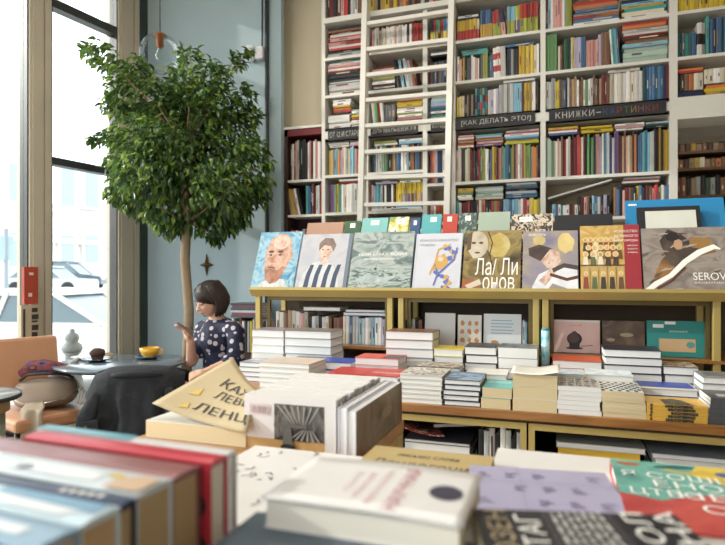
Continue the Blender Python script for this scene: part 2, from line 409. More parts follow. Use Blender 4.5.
# ornate bollard outside, sign post
p = atd(72, 345, 6.4); b0 = -.33
t = thing('bollard', (p.x, p.y, b0), 'ornate pale cast bollard standing on the pavement outside the window', 'bollard'); t.scale = (.85, .85, .9)
iron = M('pale_cast_iron', '7d7e7b', .6, .15)
mb = MB(); mb.lathe([(.20, 0), (.20, .35), (.15, .4), (.12, .6), (.17, .66), (.17, .72), (.09, .78), (.08, .86), (.12, .9)], 18); mb.build('pedestal', iron, t)
mb = MB(); mb.lathe([(.10, .9), (.13, .93), (.12, .98), (.07, 1.02), (.09, 1.06), (.08, 1.11), (.03, 1.14), (.035, 1.17), (0, 1.19)], 18); mb.build('finial', iron, t)
p = atd(6, 250, 9.0)
t = thing('sign_post', (p.x, p.y, -.33), 'thin street sign post with a grey-blue plate, outside the left pane', 'sign')
mb = MB(); mb.tube([(0, 0, 0), (0, 0, 2.4)], .035); mb.build('pole', M('grey_pole', '8d959b', .5), t)
mb = MB(); mb.box((0, 0, 2.1), (.04, .24, .38), 0); mb.build('sign_plate', M('blue_grey_plate', '9db0bd', .5), t)

# ================================================================= WALL FITTINGS
pw = 4.42
def wallp(x, y): return atY(x, y, pw)
mb = MB(); x_ = XatY(268, pw)
mb.tube([(x_, pw-.02, 0), (x_, pw-.02, 4.3)], .018, 10); o = mb.build('pipe', M('black_pipe', '2b3236', .5)); tag(o, 'thin black vertical pipe running up the blue wall', 'pipe')
p = wallp(258, 56); t = thing('wall_sensor', (p.x, pw, p.z-.05), 'small white two-piece sensor mounted on the blue wall beside the pipe', 'sensor')
sw = M('white_plastic', 'd9dadb', .4)
mb = MB(); mb.rbox((.035, -.03, .055), (.075, .06, .11), .012); mb.build('bracket', sw, t)
mb = MB(); mb.rbox((-.045, -.05, .06), (.07, .09, .13), .02, R=rotm(.3, 0, .4)); mb.build('sensor_head', sw, t)
mb = MB(); mb.tube([(.045, -.01, .11), (.045, -.008, 1.0)], .006); mb.build('cable', M('black_pipe', '2b3236', .5), t)
p = wallp(207, 265)
mb = MB(); r1, r2 = .105, .03; pts = []
for k in range(8):
    a = PI/2+k*PI/4; r = (r1 if k % 4 == 0 else .075) if k % 2 == 0 else r2; pts.append((p.x+r*math.cos(a), p.z+r*math.sin(a)))
c = len(pts); vs = [(x, pw-.005, z) for x, z in pts]+[(p.x, pw-.035, p.z)]
mb.add(vs, [(i, (i+1) % 8, 8) for i in range(8)]+[tuple(range(7, -1, -1))])
o = mb.build('wall_star', M('aged_brass', '6b5a35', .35, .1, metal=.7)); tag(o, 'four-pointed dark brass star hung on the blue wall above the woman', 'ornament')
# pendant lamp
pc = atd(160, 54, 4.6); R_ = .16
t = thing('pendant_lamp', (pc.x, pc.y, pc.z-R_), 'clear glass globe pendant with copper socket hanging behind the treetop', 'lamp')
cop = M('copper_socket', 'b5734f', .3, .05, metal=.7)
mb = MB(); mb.ell((0, 0, R_), R_, seg=32, rings=20); mb.build('glass_globe', glass('globe_glass', (.93, .96, .97), .13), t)
mb = MB(); mb.lathe([(.0, R_*2+.005), (.045, R_*2), (.05, R_*2-.012), (.03, R_*2-.02), (.028, R_*1.35), (0, R_*1.33)], 20); mb.build('socket', cop, t)
mb = MB(); mb.lathe([(.014, R_*1.35), (.02, R_*1.2), (.036, R_*.95), (.03, R_*.75), (.0, R_*.68)], 16); mb.build('bulb', glass('bulb_glass', (.95, .94, .9), .15), t)
mb = MB(); mb.tube([(0, 0, R_*2), (0, 0, 4.3-pc.z+R_)], .004); mb.build('cord', M('black_cord', '33302e', .6), t)
# signs on the window post
def post_sign(x0, x1, y0, y1, label, colr, marks, name):
    s0, _ = wall_hit(x0, 300); s1, _ = wall_hit(x1, 300); za = wall_hit((x0+x1)/2, y1)[1]; zb = wall_hit((x0+x1)/2, y0)[1]
    b = MB(); wbox(b, s0, s1, .02, .05, za, zb)
    o = b.build(name, colr); tag(o, label, 'sign')
    m = MB()
    for (u0, u1, v0, v1) in marks: wbox(m, s0+(s1-s0)*u0, s0+(s1-s0)*u1, .05, .053, za+(zb-za)*v0, za+(zb-za)*v1)
    m.build('printed_mark', M('sign_ink', '3a3430' if name != 'red_sign' else 'e3c9bf', .5), o, world=True)
post_sign(20, 34, 267, 304, 'red upright sign fixed to the window post', M('red_enamel', 'a8432f', .35), [(.35, .65, .78, .85), (.3, .55, .2, .3)], 'red_sign')
post_sign(17, 36, 305, 341, 'beige sign with black symbols on the window post, below the red one', M('beige_card', 'b6a88f', .6),
          [(.55, .85, .80, .92), (.55, .9, .60, .74), (.55, .85, .52, .57), (.55, .9, .3, .45), (.55, .85, .1, .25), (.1, .2, .05, .9)], 'beige_sign')

# ================================================================= FICUS
tl = 4.0*F/F
TD = 4.22
def tp(x, y, dd=0): return atd(x, y, TD+dd)
gb = tp(187, 400); t = thing('ficus_tree', (gb.x, gb.y, 0), 'tall ficus with a bushy green crown and bare trunk by the window', 'tree')
mb = MB(); mb.lathe([(.11, 0), (.13, .02), (.15, .30), (.155, .32), (.14, .32), (.13, .29), (0, .29)], 28); mb.build('pot', M('dark_grey_pot', '4b4d4d', .6, .08), t)
bark = M('ficus_bark', '8d7a62', .75, .25, 14, bump=.4, bscale=40)
mb = MB(); pts = [(gb.x, gb.y, .27), tp(186, 375), tp(188, 345), tp(189, 310), tp(187, 285), tp(185, 260), tp(186, 240), tp(187, 215), tp(186, 190)]
mb.tube(pts, [.042, .04, .038, .036, .035, .035, .034, .032, .026], 12)
BR = random.Random(3)
BL = [(105, 55, 14), (90, 49, 7), (120, 75, 16), (140, 70, 14), (125, 105, 18), (155, 100, 24), (185, 82, 18), (190, 58, 11), (215, 75, 15), (235, 60, 9), (248, 52, 4),
      (215, 105, 24), (245, 93, 9), (248, 116, 13), (185, 130, 34), (225, 140, 30), (250, 150, 16), (266, 165, 7), (145, 140, 26), (117, 137, 12), (96, 140, 6), (126, 165, 16),
      (122, 190, 14), (150, 175, 28), (140, 205, 14), (160, 212, 14), (190, 175, 36), (225, 185, 30), (250, 190, 18), (261, 180, 9), (200, 212, 22), (224, 220, 16),
      (240, 214, 11), (214, 236, 8), (172, 222, 14), (187, 105, 26), (170, 155, 30)]
cl = []
for x, y, r in BL:
    cz = BR.uniform(-.22, .22)*(1 if r < 20 else 1.2); p = tp(x, y, cz); cl.append((p, r*TD/F, x))
    q0 = tp(186+BR.uniform(-1, 1), min(225, max(150, y+50))); mid = (q0+p)/2+Vector((BR.uniform(-.05, .05), BR.uniform(-.05, .05), .04))
    mb.tube([q0, mid, p], [.009, .006, .003], 6)
mb.build('trunk', bark, t, world=True)
lm, nt, b = base('ficus_leaf'); L = nt.links.new
oi = nd(nt, 'ShaderNodeNewGeometry'); r_ = nd(nt, 'ShaderNodeValToRGB')
for i, (p_, h_) in enumerate(((0, '2b4427'), (.35, '38552b'), (.7, '4a6a33'), (1, '7d9a45'))):
    e = r_.color_ramp.elements[i] if i < 2 else r_.color_ramp.elements.new(p_)
    e.position = p_; e.color = hexc(h_)+(1,)
L(oi.outputs['Random Per Island'], r_.inputs[0]); L(r_.outputs[0], b.inputs['Base Color']); b.inputs['Roughness'].default_value = .32
trn = nd(nt, 'ShaderNodeBsdfTranslucent'); hs = nd(nt, 'ShaderNodeHueSaturation'); hs.inputs['Value'].default_value = 1.9; hs.inputs['Hue'].default_value = .47; L(r_.outputs[0], hs.inputs['Color']); L(hs.outputs[0], trn.inputs[0])
mxs = nd(nt, 'ShaderNodeMixShader'); mxs.inputs[0].default_value = .42; L(b.outputs[0], mxs.inputs[1]); L(trn.outputs[0], mxs.inputs[2]); L(mxs.outputs[0], nt.nodes['Material Output'].inputs[0])
mb = MB()
cc = tp(186, 140)
for p, r, x in cl:
    n = int((20+13000*r*r)*(.72 if p.z > 2.62 else 1)) if r > .08 else int(26+7000*r*r)
    for k in range(n):
        while True:
            q = Vector((BR.uniform(-1, 1), BR.uniform(-1, 1), BR.uniform(-1, 1)))
            if q.length < 1: break
        c = p+Vector((q.x*r*1.02, q.y*r*1.4, q.z*r*1.0))
        if c.y > 4.36: c.y = 4.36-BR.random()*.2
        out = (c-cc); out.z *= .5; out = out.normalized()
        d = (out*.7+Vector((BR.uniform(-.8, .8), BR.uniform(-.8, .8), BR.uniform(-1.1, .25)))).normalized()
        sd = d.cross(Vector((BR.uniform(-.5, .5), BR.uniform(-.5, .5), 1))).normalized(); up = sd.cross(d).normalized()
        ln = BR.uniform(.042, .075); w = ln*BR.uniform(.2, .27)
        vs = [c, c+d*ln*.35+sd*w+up*.006, c+d*ln*.35-up*.004, c+d*ln*.35-sd*w+up*.006, c+d*ln*.72+sd*w*.75-up*.004, c+d*ln*.72-up*.008, c+d*ln*.72-sd*w*.75-up*.004, c+d*ln-up*.018]
        mb.add(vs, [(0, 2, 1), (0, 3, 2), (1, 2, 5, 4), (2, 3, 6, 5), (4, 5, 7), (5, 6, 7)], 0, True)
mb.build('foliage', lm, t, world=True)
# ================================================================= WALL BOOKCASE
L0, L1, L2, L3, L4, L4c, L5, L5c = 3.43, 3.115, 2.805, 2.53, 2.147, 2.035, 1.838, 1.735
DP = .27
def bx(x): return XatY(x, YB)
def kz(x): return (atY(x, 0, YB).z-H)/HY          # metres per pixel at this column of the bookcase front
bc = thing('bookcase', (bx(500), YB, 0), 'tall white built-in bookcase covering the back wall', 'bookcase')
def bpart(name, boxes, mat=white, label=None):
    m = MB()
    for a, b in boxes: m.bbox(a, b)
    return m.build(name, mat, bc, world=True, label=label)
xA0, xA1, xB, xC, xD, xE = bx(322), bx(366), bx(425), bx(453.5), bx(543), bx(673.5)
xR = bx(760)
T = .018
def upright(x, w=.036, z1=4.25): bpart('upright_panel', [((x-w/2, YB, 0), (x+w/2, YB+DP, z1))])
upright(xA0+.012, .03); upright(xA1, z1=L0-.03); upright(xB, z1=L0-.03); upright(xC, .03, L0-.03); upright(xD, .036); upright(xE, .05); upright(xR, .04)
def shelf(x0, x1, z, t=.022, y0=0): bpart('shelf', [((x0, YB+y0, z-t), (x1, YB+DP, z))])
cells = [(xA0+.027, xA1-.018), (xA1+.018, xB-.018), (xB+.018, xC-.015), (xC+.015, xD-.018), (xD+.018, xE-.025), (xE+.025, xR-.02)]
bpart('shelf', [((xA0+.027, YB-.03, L0-.042), (xC, YB+DP, L0))])
bpart('shelf', [((xC, YB, L0-.022), (xD-.018, YB+DP, L0))])
bpart('shelf', [((xD+.018, YB, L0-.022), (xE-.025, YB+DP, L0))]); bpart('shelf', [((xE+.025, YB, L0-.022), (xR, YB+DP, L0))])
for i, (a, b) in enumerate(cells):
    shelf(a, b, L1); shelf(a, b, L2)
    if i < 5:
        bpart('shelf', [((a, YB, L3-.105), (b, YB+.02, L3)), ((a, YB, L3-.022), (b, YB+DP, L3)), ((a, YB, L3-.105), (b, YB+DP, L3-.085))])
    zz = (L4, L5) if i < 2 else ((L4c, L5c) if i < 5 else ())
    for z in zz: shelf(a, b, z)
    if i < 5: shelf(a, b, 1.43); shelf(a, b, 1.12); shelf(a, b, .8); shelf(a, b, .1)
bpart('shelf', [((cells[5][0], YB, L3-.15), (cells[5][1], YB+DP, L3))])
bpart('back_panel', [((xA0, YB+DP, 0), (xE, YB+DP+.015, 4.25)), ((xE, YB+DP, L3-.14), (xR, YB+DP+.015, 4.25))], M('shelf_back', 'b5a68c', .7, .05))
# small dark bookcase on the left of it
SY = 4.47
sx0, sx1 = XatY(284.5, SY), xA0-.004
sb = thing('low_bookcase', ((sx0+sx1)/2, SY, 0), 'narrow dark bookcase with maroon top, between blue wall and white bookcase', 'bookcase')
darkw = M('dark_brown_wood', '3b2723', .5, .15, 8)
def spart(name, boxes, mat):
    m = MB()
    for a, b in boxes: m.bbox(a, b)
    return m.build(name, mat, sb, world=True)
sz = [zat(303, y, SY) for y in (127, 179.5, 214.5)]; SL1, SL2 = sz[1], sz[2]; SL3 = SL2-.30
spart('carcass', [((sx0, SY, 0), (sx0+.03, SY+.22, sz[0])), ((sx1-.012, SY, 0), (sx1, SY+.22, sz[0])), ((sx0, SY+.2, 0), (sx1, SY+.22, sz[0]))], darkw)
spart('top_rail', [((sx0, SY, sz[0]-.07), (sx1, SY+.22, sz[0]-.012))], M('maroon_rail', '6e2a30', .4, .1))
spart('top_board', [((sx0-.004, SY-.008, sz[0]-.012), (sx1, SY+.22, sz[0]+.008))], white)
for z in (SL1, SL2, SL3, SL3-.33, SL3-.7): spart('shelf', [((sx0+.03, SY+.002, z-.02), (sx1-.012, SY+.2, z))], white)

# ladder standing in front of the second bay
lw = M('ladder_white_paint', 'e2dfd6', .4, .03)
YL0, YL1 = 3.98, 4.34      # foot / head: leans back
la = thing('ladder', (XatY(405, 4.0), YL0, 0), 'white wooden ladder leaning on the bookcase', 'ladder')
def LY(z): return YL0+(YL1-YL0)*z/3.9
def ladpt(x, y):
    r = ray(x, y); t = (YL0+(YL1-YL0)*H/3.9)/(r.y-(YL1-YL0)/3.9*r.z); return Vector((0, 0, H))+r*t
def rail(xa, ya, xb, yb, nm='rail'):
    a = ladpt(xa, ya); b = ladpt(xb, yb); d = (b-a); a2 = a+d*((3.85-a.z)/d.z); b2 = a+d*((0-a.z)/d.z)
    m = MB(); m.prism([(-.021, -.04), (.021, -.04), (.021, .04), (-.021, .04)], 0, 1, 'z')
    m.map(lambda v: b2+(a2-b2)*v.z+Vector((v.x, v.y, 0))); m.build(nm, lw, la, world=True)
    return a2, b2
rail(366, 0, 361.5, 212); rail(452, 10, 447.5, 212)
for (ya, yb) in ((25, 12), (50.5, 40.5), (76, 66.5), (101, 93), (126.5, 120), (152.5, 147), (178, 175), (205, 203), (231, 231), (257, 259)):
    a = ladpt(365, ya); b = ladpt(450, yb); m = MB(); m.prism([(-.014, -.026), (.014, -.026), (.014, .026), (-.014, .026)], 0, 1, 'z')
    m.map(lambda v: a+(b-a)*v.z+Vector((0, v.y, v.x))); m.build('rung', lw, la, world=True)

# chalkboard signs
chalk = M('chalkboard_black', '2b2b2d', .6, .15, 6); chw = M('chalk_white', 'c9c7bf', .9)
def sign(xa, xb, txt, label, x0, x1, cols=None):
    a, b = bx(xa), bx(xb); z0, z1 = L3-.1, L3-.012
    t = thing('chalkboard_sign', ((a+b)/2, YB, z0), label, 'sign', 'chalkboard signs on the bookcase')
    m = MB(); m.bbox(((a-b)/2, -.012, 0), ((b-a)/2, -.001, z1-z0)); m.build('board', chalk, t)
    w = b-a
    m = MB(); fn = rect((-w/2+w*x0, -.0125, (z1-z0)*.24), (w*(x1-x0), 0, 0), (0, 0, (z1-z0)*.52)); mats = [chw]
    text_geo(txt, -.006)
    if cols is None: letters(m, txt, fn)
    else:
        n = len(txt); mats = []
        for i, ch in enumerate(txt):
            if ch == ' ': continue
            text_geo(ch, -.008)
            u0 = i/n; mt = cols[i]
            if mt not in mats: mats.append(mt)
            f2 = (lambda u0: (lambda u, v: fn(u0+u*.72/n, (v if ch != '-' else .4+.12*v))))(u0); letters(m, ch, f2, mats.index(mt))
    m.build('lettering', mats, t)
sign(328.5, 364.5, 'ОТ 12 И СТАРШЕ', 'chalkboard sign reading from 12 and older, left of the ladder', .05, 1.12 if False else .97)
sign(371, 418, 'ДЛЯ МАЛЫШЕЙ 7-9', 'chalkboard sign behind the ladder rungs, wider of the two', .04, .96)
sign(431, 449, '0-3 ГОДА', 'smallest chalkboard sign, at the right rail of the ladder', .08, .94)
sign(455.5, 535, '[КАК ДЕЛАТЬ ЭТО?]', 'chalkboard sign with bracketed chalk letters, directly right of the ladder', .08, .95)
dk = [M('chalk_blue', '44598a', .9), M('chalk_red', '8a4640', .9), M('chalk_green', '54734f', .9), M('chalk_pink', '945f6a', .9), M('chalk_yellow', '9c8650', .9)]
sign(549, 666, 'КНИЖКИ-КАРТИНКИ', 'long chalkboard sign of white and coloured letters reading picture books', .06, .95,
     [chw]*7+[dk[0], dk[0], dk[1], dk[2], dk[4], dk[3], dk[1], dk[1]])

# ---------------------------------------------------------------- shelved books: specs first, then the 300 largest as objects
SPEC = []
def book_geo(mb, w, h, d, bands, page, title, slot):
    """upright book, spine at y=0 facing -Y, base z=0, centred x.  slot(key)->material index"""
    t = min(.003, w*.16); c0 = slot(bands[0])
    top = bands[-1]
    n = len(bands)
    for i, kc in enumerate(bands):
        z0, z1 = h*i/n, h*(i+1)/n; mi = slot(kc); e = w*.16
        vs = [(-w/2, e*.6, z0), (-w/4, .0, z0), (w/4, .0, z0), (w/2, e*.6, z0), (-w/2, e*.6, z1), (-w/4, .0, z1), (w/4, .0, z1), (w/2, e*.6, z1)]
        vs += [(-w/2, d, z0), (w/2, d, z0), (-w/2, d, z1), (w/2, d, z1)]
        mb.add(vs, [(0, 1, 5, 4), (1, 2, 6, 5), (2, 3, 7, 6), (8, 0, 4, 10), (3, 9, 11, 7)], mi)
    vs = [(-w/2, w*.1, h), (w/2, w*.1, h), (w/2, w*.1+.004, h), (-w/2, w*.1+.004, h), (-w/2, d, h), (-w/2+t, d, h), (-w/2+t, .006, h), (w/2-t, .006, h), (w/2-t, d, h), (w/2, d, h)]
    mb.add(vs, [(3, 6, 5, 4), (7, 2, 9, 8)], slot(top))
    mb.add([(-w/2, w*.1, h), (-w/4, 0, h), (w/4, 0, h), (w/2, w*.1, h), (w/2, .006, h), (-w/2, .006, h)], [(0, 1, 2, 3, 4, 5)], slot(top))
    p = slot('page')
    z = h-.004
    mb.add([(-w/2+t, .006, z), (w/2-t, .006, z), (w/2-t, d-.004, z), (-w/2+t, d-.004, z), (-w/2, d-.004, 0), (w/2, d-.004, 0), (-w/2, d-.004, z), (w/2, d-.004, z)], [(0, 1, 2, 3), (5, 4, 6, 7)], p)
    mb.add([(-w/2, w*.1, 0), (-w/4, 0, 0), (w/4, 0, 0), (w/2, w*.1, 0), (w/2, d, 0), (-w/2, d, 0)], [(5, 4, 3, 2, 1, 0)], slot(bands[0]))
    if title:
        tk, z0, z1, ww = title; y = -.0006
        mb.add([(-w*ww, y, h*z0), (w*ww, y, h*z0), (w*ww, y, h*z1), (-w*ww, y, h*z1)], [(0, 1, 2, 3)], slot(tk))
SR = random.Random(11)
DARK = set('kGRBENTUunbeE')
def mk_title(w, key):
    if w < .008 or SR.random() < .55: return None
    k = SR.choice('gca') if key in DARK else SR.choice('GnGaR')
    a = SR.uniform(.15, .45); return (k, a, a+SR.uniform(.2, .45), SR.uniform(.10, .2))
def area_px(p, w, h):
    a = pix(p); k = F/(p[0]*VX+p[1]*VY); x0, x1 = a[0]-w*k/2, a[0]+w*k/2; y1 = a[1]; y0 = y1-h*k
    return max(0, min(725, x1)-max(0, x0))*max(0, min(545, y1)-max(0, y0))
def tokens(s):
    out = []
    for q in s.split():
        k, _, n = q.partition('*')
        out += [k]*(int(n) if n else 1)
    return out
def row(place, z, x0, x1, s, h, Y=YB, lean=0, jit=.12, grp='standing', off=0, dep=.19, wj=.3):
    """upright books filling pixel columns x0..x1 on the board at height z; h in pixels"""
    tk = tokens(s); a, b = XatY(x0, Y), XatY(x1, Y); n = len(tk)
    ws = [1+SR.uniform(-wj, wj) for _ in tk]; sc = (b-a)/sum(ws); hm = h*(atY((x0+x1)/2, 0, Y).z-H)/HY
    x = a
    for i, k in enumerate(tk):
        w = ws[i]*sc; hh = hm*(1-SR.random()*jit); bands = k.split('/')[::-1]
        an = math.radians(lean); wr = w*math.cos(an)-.0006
        p = (x+w/2, Y+.012+SR.uniform(0, .015), z+abs(math.sin(an))*wr/2+.0004)
        SPEC.append(dict(p=p, w=wr, h=hh, d=dep-SR.uniform(0, .03), bands=bands, rot=(0, an, 0), title=mk_title(w, bands[0]) if n < 60 else None,
                         place=place, kind='up', i=off+i, a=area_px(p, w, hh), grp=grp))
        x += w
    return z+hm
def pile(place, z, x0, x1, s, ths, Y=YB, nm='pile', dep=.19, tilt=0):
    """flat books bottom to top; ths: pixel thickness of each (or one number)"""
    tk = tokens(s); k_ = (atY((x0+x1)/2, 0, Y).z-H)/HY; a, b = XatY(x0, Y), XatY(x1, Y)
    zc = z
    for i, k in enumerate(tk):
        t = (ths[i] if hasattr(ths, '__len__') else ths)*k_; ln = (b-a)*(1-SR.random()*.10); xs = a+SR.uniform(0, 1)*((b-a)-ln)
        an = PI/2-math.radians(tilt)
        p = (xs, Y+.012+SR.uniform(0, .02), zc+t/2+.0004+(0 if tilt >= 0 else ln*math.sin(math.radians(-tilt))))
        SPEC.append(dict(p=p, w=t-.0008, h=ln, d=dep-SR.uniform(0, .02), bands=k.split('/'), rot=(0, an, 0), title=mk_title(t, k[0]), place=place, kind='flat', i=i, n=len(tk), a=area_px((xs+ln/2, p[1], zc), ln, t), grp=nm))
        zc += t
    return zc
A, B_, Bn, C_, D_, E_, S_ = 'bay left of ladder', 'ladder bay', 'slim bay by ladder', 'bay right of ladder', 'picture-book bay', 'rightmost bay', 'narrow dark bookcase'
R0, R1, R2, R3, R4, R5 = 'topmost shelf', 'second shelf', 'third shelf', 'shelf above the signs', 'shelf below the signs', 'lowest visible shelf'
# --- bay A (and the long board above the ladder)
row('topmost shelf above the ladder', L0, 326, 451, 'N R k R p r k g w n c c a y a k Y y n y n a o n N n k R g k p r k E k G', 42)
z = pile(A+'|'+R1, L1, 327, 363, 'g k r w p/r p r w R n k', (4, 3.2, 2.4, 2.6, 4, 3.2, 1.6, 2.6, 2, 2, 2))
z = pile(A+'|'+R2, L2, 327, 361, 'w w w g k k k r w p w T', (4.2, 4, 3.6, 1.4, 3.2, 3.6, 3.4, 1.4, 3, 2.6, 2.2, 1.8))
pile(A+'|'+R3, L3, 327, 350, 'w w w w g', (3, 3, 3.4, 3.6, 1.2), nm='left pile')
pile(A+'|'+R3, L3, 350.5, 363, 'w c w k o y e w m', (2.2, 2, 2.6, 1.4, 1.6, 2, 1.8, 2.4, 2), nm='right pile')
pile(A+'|'+R3, L3+.118, 332, 350, 'N r o y w w', (1.6, 2.8, 2.4, 1.6, 3, 3.4), nm='upper pile')
zt_ = row(A+'|'+R4, L4, 328, 362, 'y a s t o v p c m c s s c r E r', 28)
pile(A+'|'+R4, zt_+.002, 328, 348, 'w w', 2.4, nm='books laid on top'); pile(A+'|'+R4, zt_+.002, 349, 362, 'p w', 2.2, nm='books laid on top at the right')
zt_ = row(A+'|'+R5, L5, 329, 361, 'u u e y t w c w w w w t t', 29, jit=.05)
pile(A+'|'+R5, zt_+.002, 338, 361, 'r w', 2, nm='books laid on top')
pile(A+'|below', L5-.34, 330, 361, 'g w a G e w l l', (4, 4, 4, 4, 4, 5, 4, 3), nm='pile')
# --- ladder bay
zt_ = row(B_+'|'+R1, L1, 371, 421, 'p w w a g c w w w w p w w w w w k w r r r r', 25)
pile(B_+'|'+R1, zt_+.003, 374, 414, 'n a R', (1.8, 1.6, 1.4), nm='magazines laid on top')
pile(B_+'|'+R2, L2, 371, 394, 'k g R w g l k w g p r', (2.6, 2, 1.6, 2.4, 2.2, 2.6, 1.6, 2.4, 2, 2.2, 1.6), nm='pile')
row(B_+'|'+R2, L2, 397, 417, 'k k s E w s p n R', 31, lean=-9)
row(B_+'|'+R3, L3, 372, 384, 'w e r w', 24, lean=-6); row(B_+'|'+R3, L3, 385, 395, 'G G G', 19, jit=.02)
pile(B_+'|'+R3, L3, 396, 422, 'r p w l w w y y o c y', (3, 2.4, 2.2, 2, 2.4, 3.4, 3.4, 3, 2.2, 2, 1.8), nm='pile')
zt_ = row(B_+'|'+R4, L4, 371, 423, 'k b g w w e m e E k n Y b b b w w w s k n o k b b k n', 27)
pile(B_+'|'+R4, zt_+.002, 373, 397, 'w l', (2, 2.4), nm='books laid on top', tilt=0); pile(B_+'|'+R4, zt_+.002, 398, 422, 's w', (2.6, 2.4), nm='books laid on top at the right')
z = pile(B_+'|'+R5, L5, 371, 422, 'w', (2.4,), nm='books under the row'); z2 = pile(B_+'|'+R5, z, 395, 420, 's t', (1.8, 1.8), nm='teal books under the row')
zt_ = row(B_+'|'+R5, z+.001, 371, 394, 'p s s t s g k w k k k w n', 24, jit=.06)
row(B_+'|'+R5, z2+.001, 395, 401, 'y y', 22, jit=.02, off=13); zt2 = row(B_+'|'+R5, z2+.001, 401, 422, 'y/a y/v y/a y/u y/a y/n y/a y/y y/p y/a', 21, jit=.02, off=15)
pile(B_+'|'+R5, zt_+.002, 374, 397, 'v k', (2, 2), nm='books laid on top'); pile(B_+'|'+R5, zt2+.002, 399, 422, 'w l', (2.4, 2), nm='books laid on top at the right')
pile(B_+'|below', L5-.34, 371, 422, 'w g r w b c g R', (4, 4, 4, 5, 4, 5, 4, 3), nm='pile')
# --- slim bay
row(Bn+'|'+R1, L1, 430, 448, 'k/y r/e t/y e/R r/Y b/y s/y', 25, jit=.02)
row(Bn+'|'+R2, L2, 430, 448, 'R k b k n G b k r', 24, jit=.08)
pile(Bn+'|'+R2, L2+.212, 430, 448, 'k w G', 1.9, nm='books laid on top')
pile(Bn+'|'+R3, L3, 430, 448, 'w t k w T b v s g m t', (3, 2, 1.6, 2, 2.6, 2.4, 3, 2.6, 2, 2, 2), nm='pile')
row(Bn+'|'+R4, L4c, 430, 448, 'r o p v B B w g e', 36, jit=.1)
row(Bn+'|'+R5, L5c, 430, 448, 'p w r o r y n', 21, jit=.2)
# --- bay C
row(C_+'|'+R1, L1, 456.5, 479, 'Y/r y/r y/r Y/r y/r y/r c/r', 21, jit=.03); row(C_+'|'+R1, L1, 480, 492, 'b/Y B/Y b/Y b/Y B/Y', 29, jit=.03, off=7)
row(C_+'|'+R1, L1, 492.5, 506, 'r/l r/l B/p', 27, lean=-6, jit=.03, off=12); row(C_+'|'+R1, L1, 507, 515, 's/l s/l s/l', 29, jit=.02, off=15)
row(C_+'|'+R1, L1, 515, 520, 'l/u l/u', 29, jit=.02, off=18); row(C_+'|'+R1, L1, 520, 538, 'r/l r/l r/l r/l r/l r/l', 30, jit=.02, off=20)
pile(C_+'|'+R1, L1+.162, 457, 478, 'B w k', (2, 2.2, 2), nm='books laid on top')
zt_ = row(C_+'|'+R2, L2, 456.5, 493, 'w p R y k G G w w p w k G l l E b b', 26, jit=.16)
pile(C_+'|'+R2, zt_+.002, 461, 489, 't t', (2.6, 2.6), nm='teal books laid on top')
row(C_+'|'+R2, L2, 493.5, 506, 'w/r/w/r/w w/r/w/r/w w', 31, jit=.04, lean=-2, off=18); row(C_+'|'+R2, L2, 507, 518, 'k B g k k', 28, jit=.06, off=21)
zt2 = row(C_+'|'+R2, L2, 518.5, 539, 'Y y y Y y c w', 30, jit=.04, off=26)
pile(C_+'|'+R2, zt2+.002, 503, 535, 'b', (2.6,), nm='blue book laid on top')
row(C_+'|'+R3, L3, 456.5, 464, 'y c y c', 22); row(C_+'|'+R3, L3, 464.5, 475, 'k a k a k', 24, off=4); row(C_+'|'+R3, L3, 475, 487, 't/b/k/t T/k/b/T n/t/r/n t/k/b/t T/r/t/n', 28, jit=.03, off=9)
row(C_+'|'+R3, L3, 487.5, 498.5, 'w v w v', 27, jit=.06, off=14); row(C_+'|'+R3, L3, 498.5, 513, 'g g g g g g g', 30, jit=.02, off=18)
row(C_+'|'+R3, L3, 513, 521.5, 's s s s', 30, jit=.02, off=25); row(C_+'|'+R3, L3, 521.5, 538.5, 'R y Y y Y w w N N', 30, jit=.04, off=29)
pile(C_+'|'+R3, L3+.232, 503, 537, 'w', (2.2,), nm='white book laid on top')
zt_ = row(C_+'|'+R4, L4c, 456, 540, 'p c g R E c c c R R n k B R r e l l w w k b y Y k r p e t b b B e l R p w w r y e l e m o o n k', 35, jit=.14)
pile(C_+'|'+R4, zt_+.002, 457, 474, 'w o a r w p', (2, 2.2, 2, 1.8, 2.2, 1.8), nm='left pile on top'); pile(C_+'|'+R4, zt_+.002, 475, 503, 'u p u Y v t', (2.2, 2, 1.8, 2, 1.8, 1.8), nm='middle pile on top')
pile(C_+'|'+R4, zt_+.002, 504, 539, 'l y b s w r w', (2.2, 1.8, 2, 2, 2.2, 1.8, 2.2), nm='right pile on top')
zt_ = row(C_+'|'+R5, L5c, 456, 540, 't g R R r k k n w o k k r e r k s s b s s g w r p y y l', 21, jit=.1)
pile(C_+'|'+R5, zt_+.002, 457, 473, 'c w e Y y', (2.6, 2.4, 2.4, 2.6, 2.4), nm='left pile on top'); pile(C_+'|'+R5, zt_+.002, 475, 503, 'c m m g m', (3, 2.8, 2.6, 2.6, 2), nm='middle pile on top')
pile(C_+'|'+R5, zt_+.002, 505, 538, 'b T v B E b g', (2.4, 2, 2.6, 2, 2.2, 2.2, 1.8), nm='right pile on top')
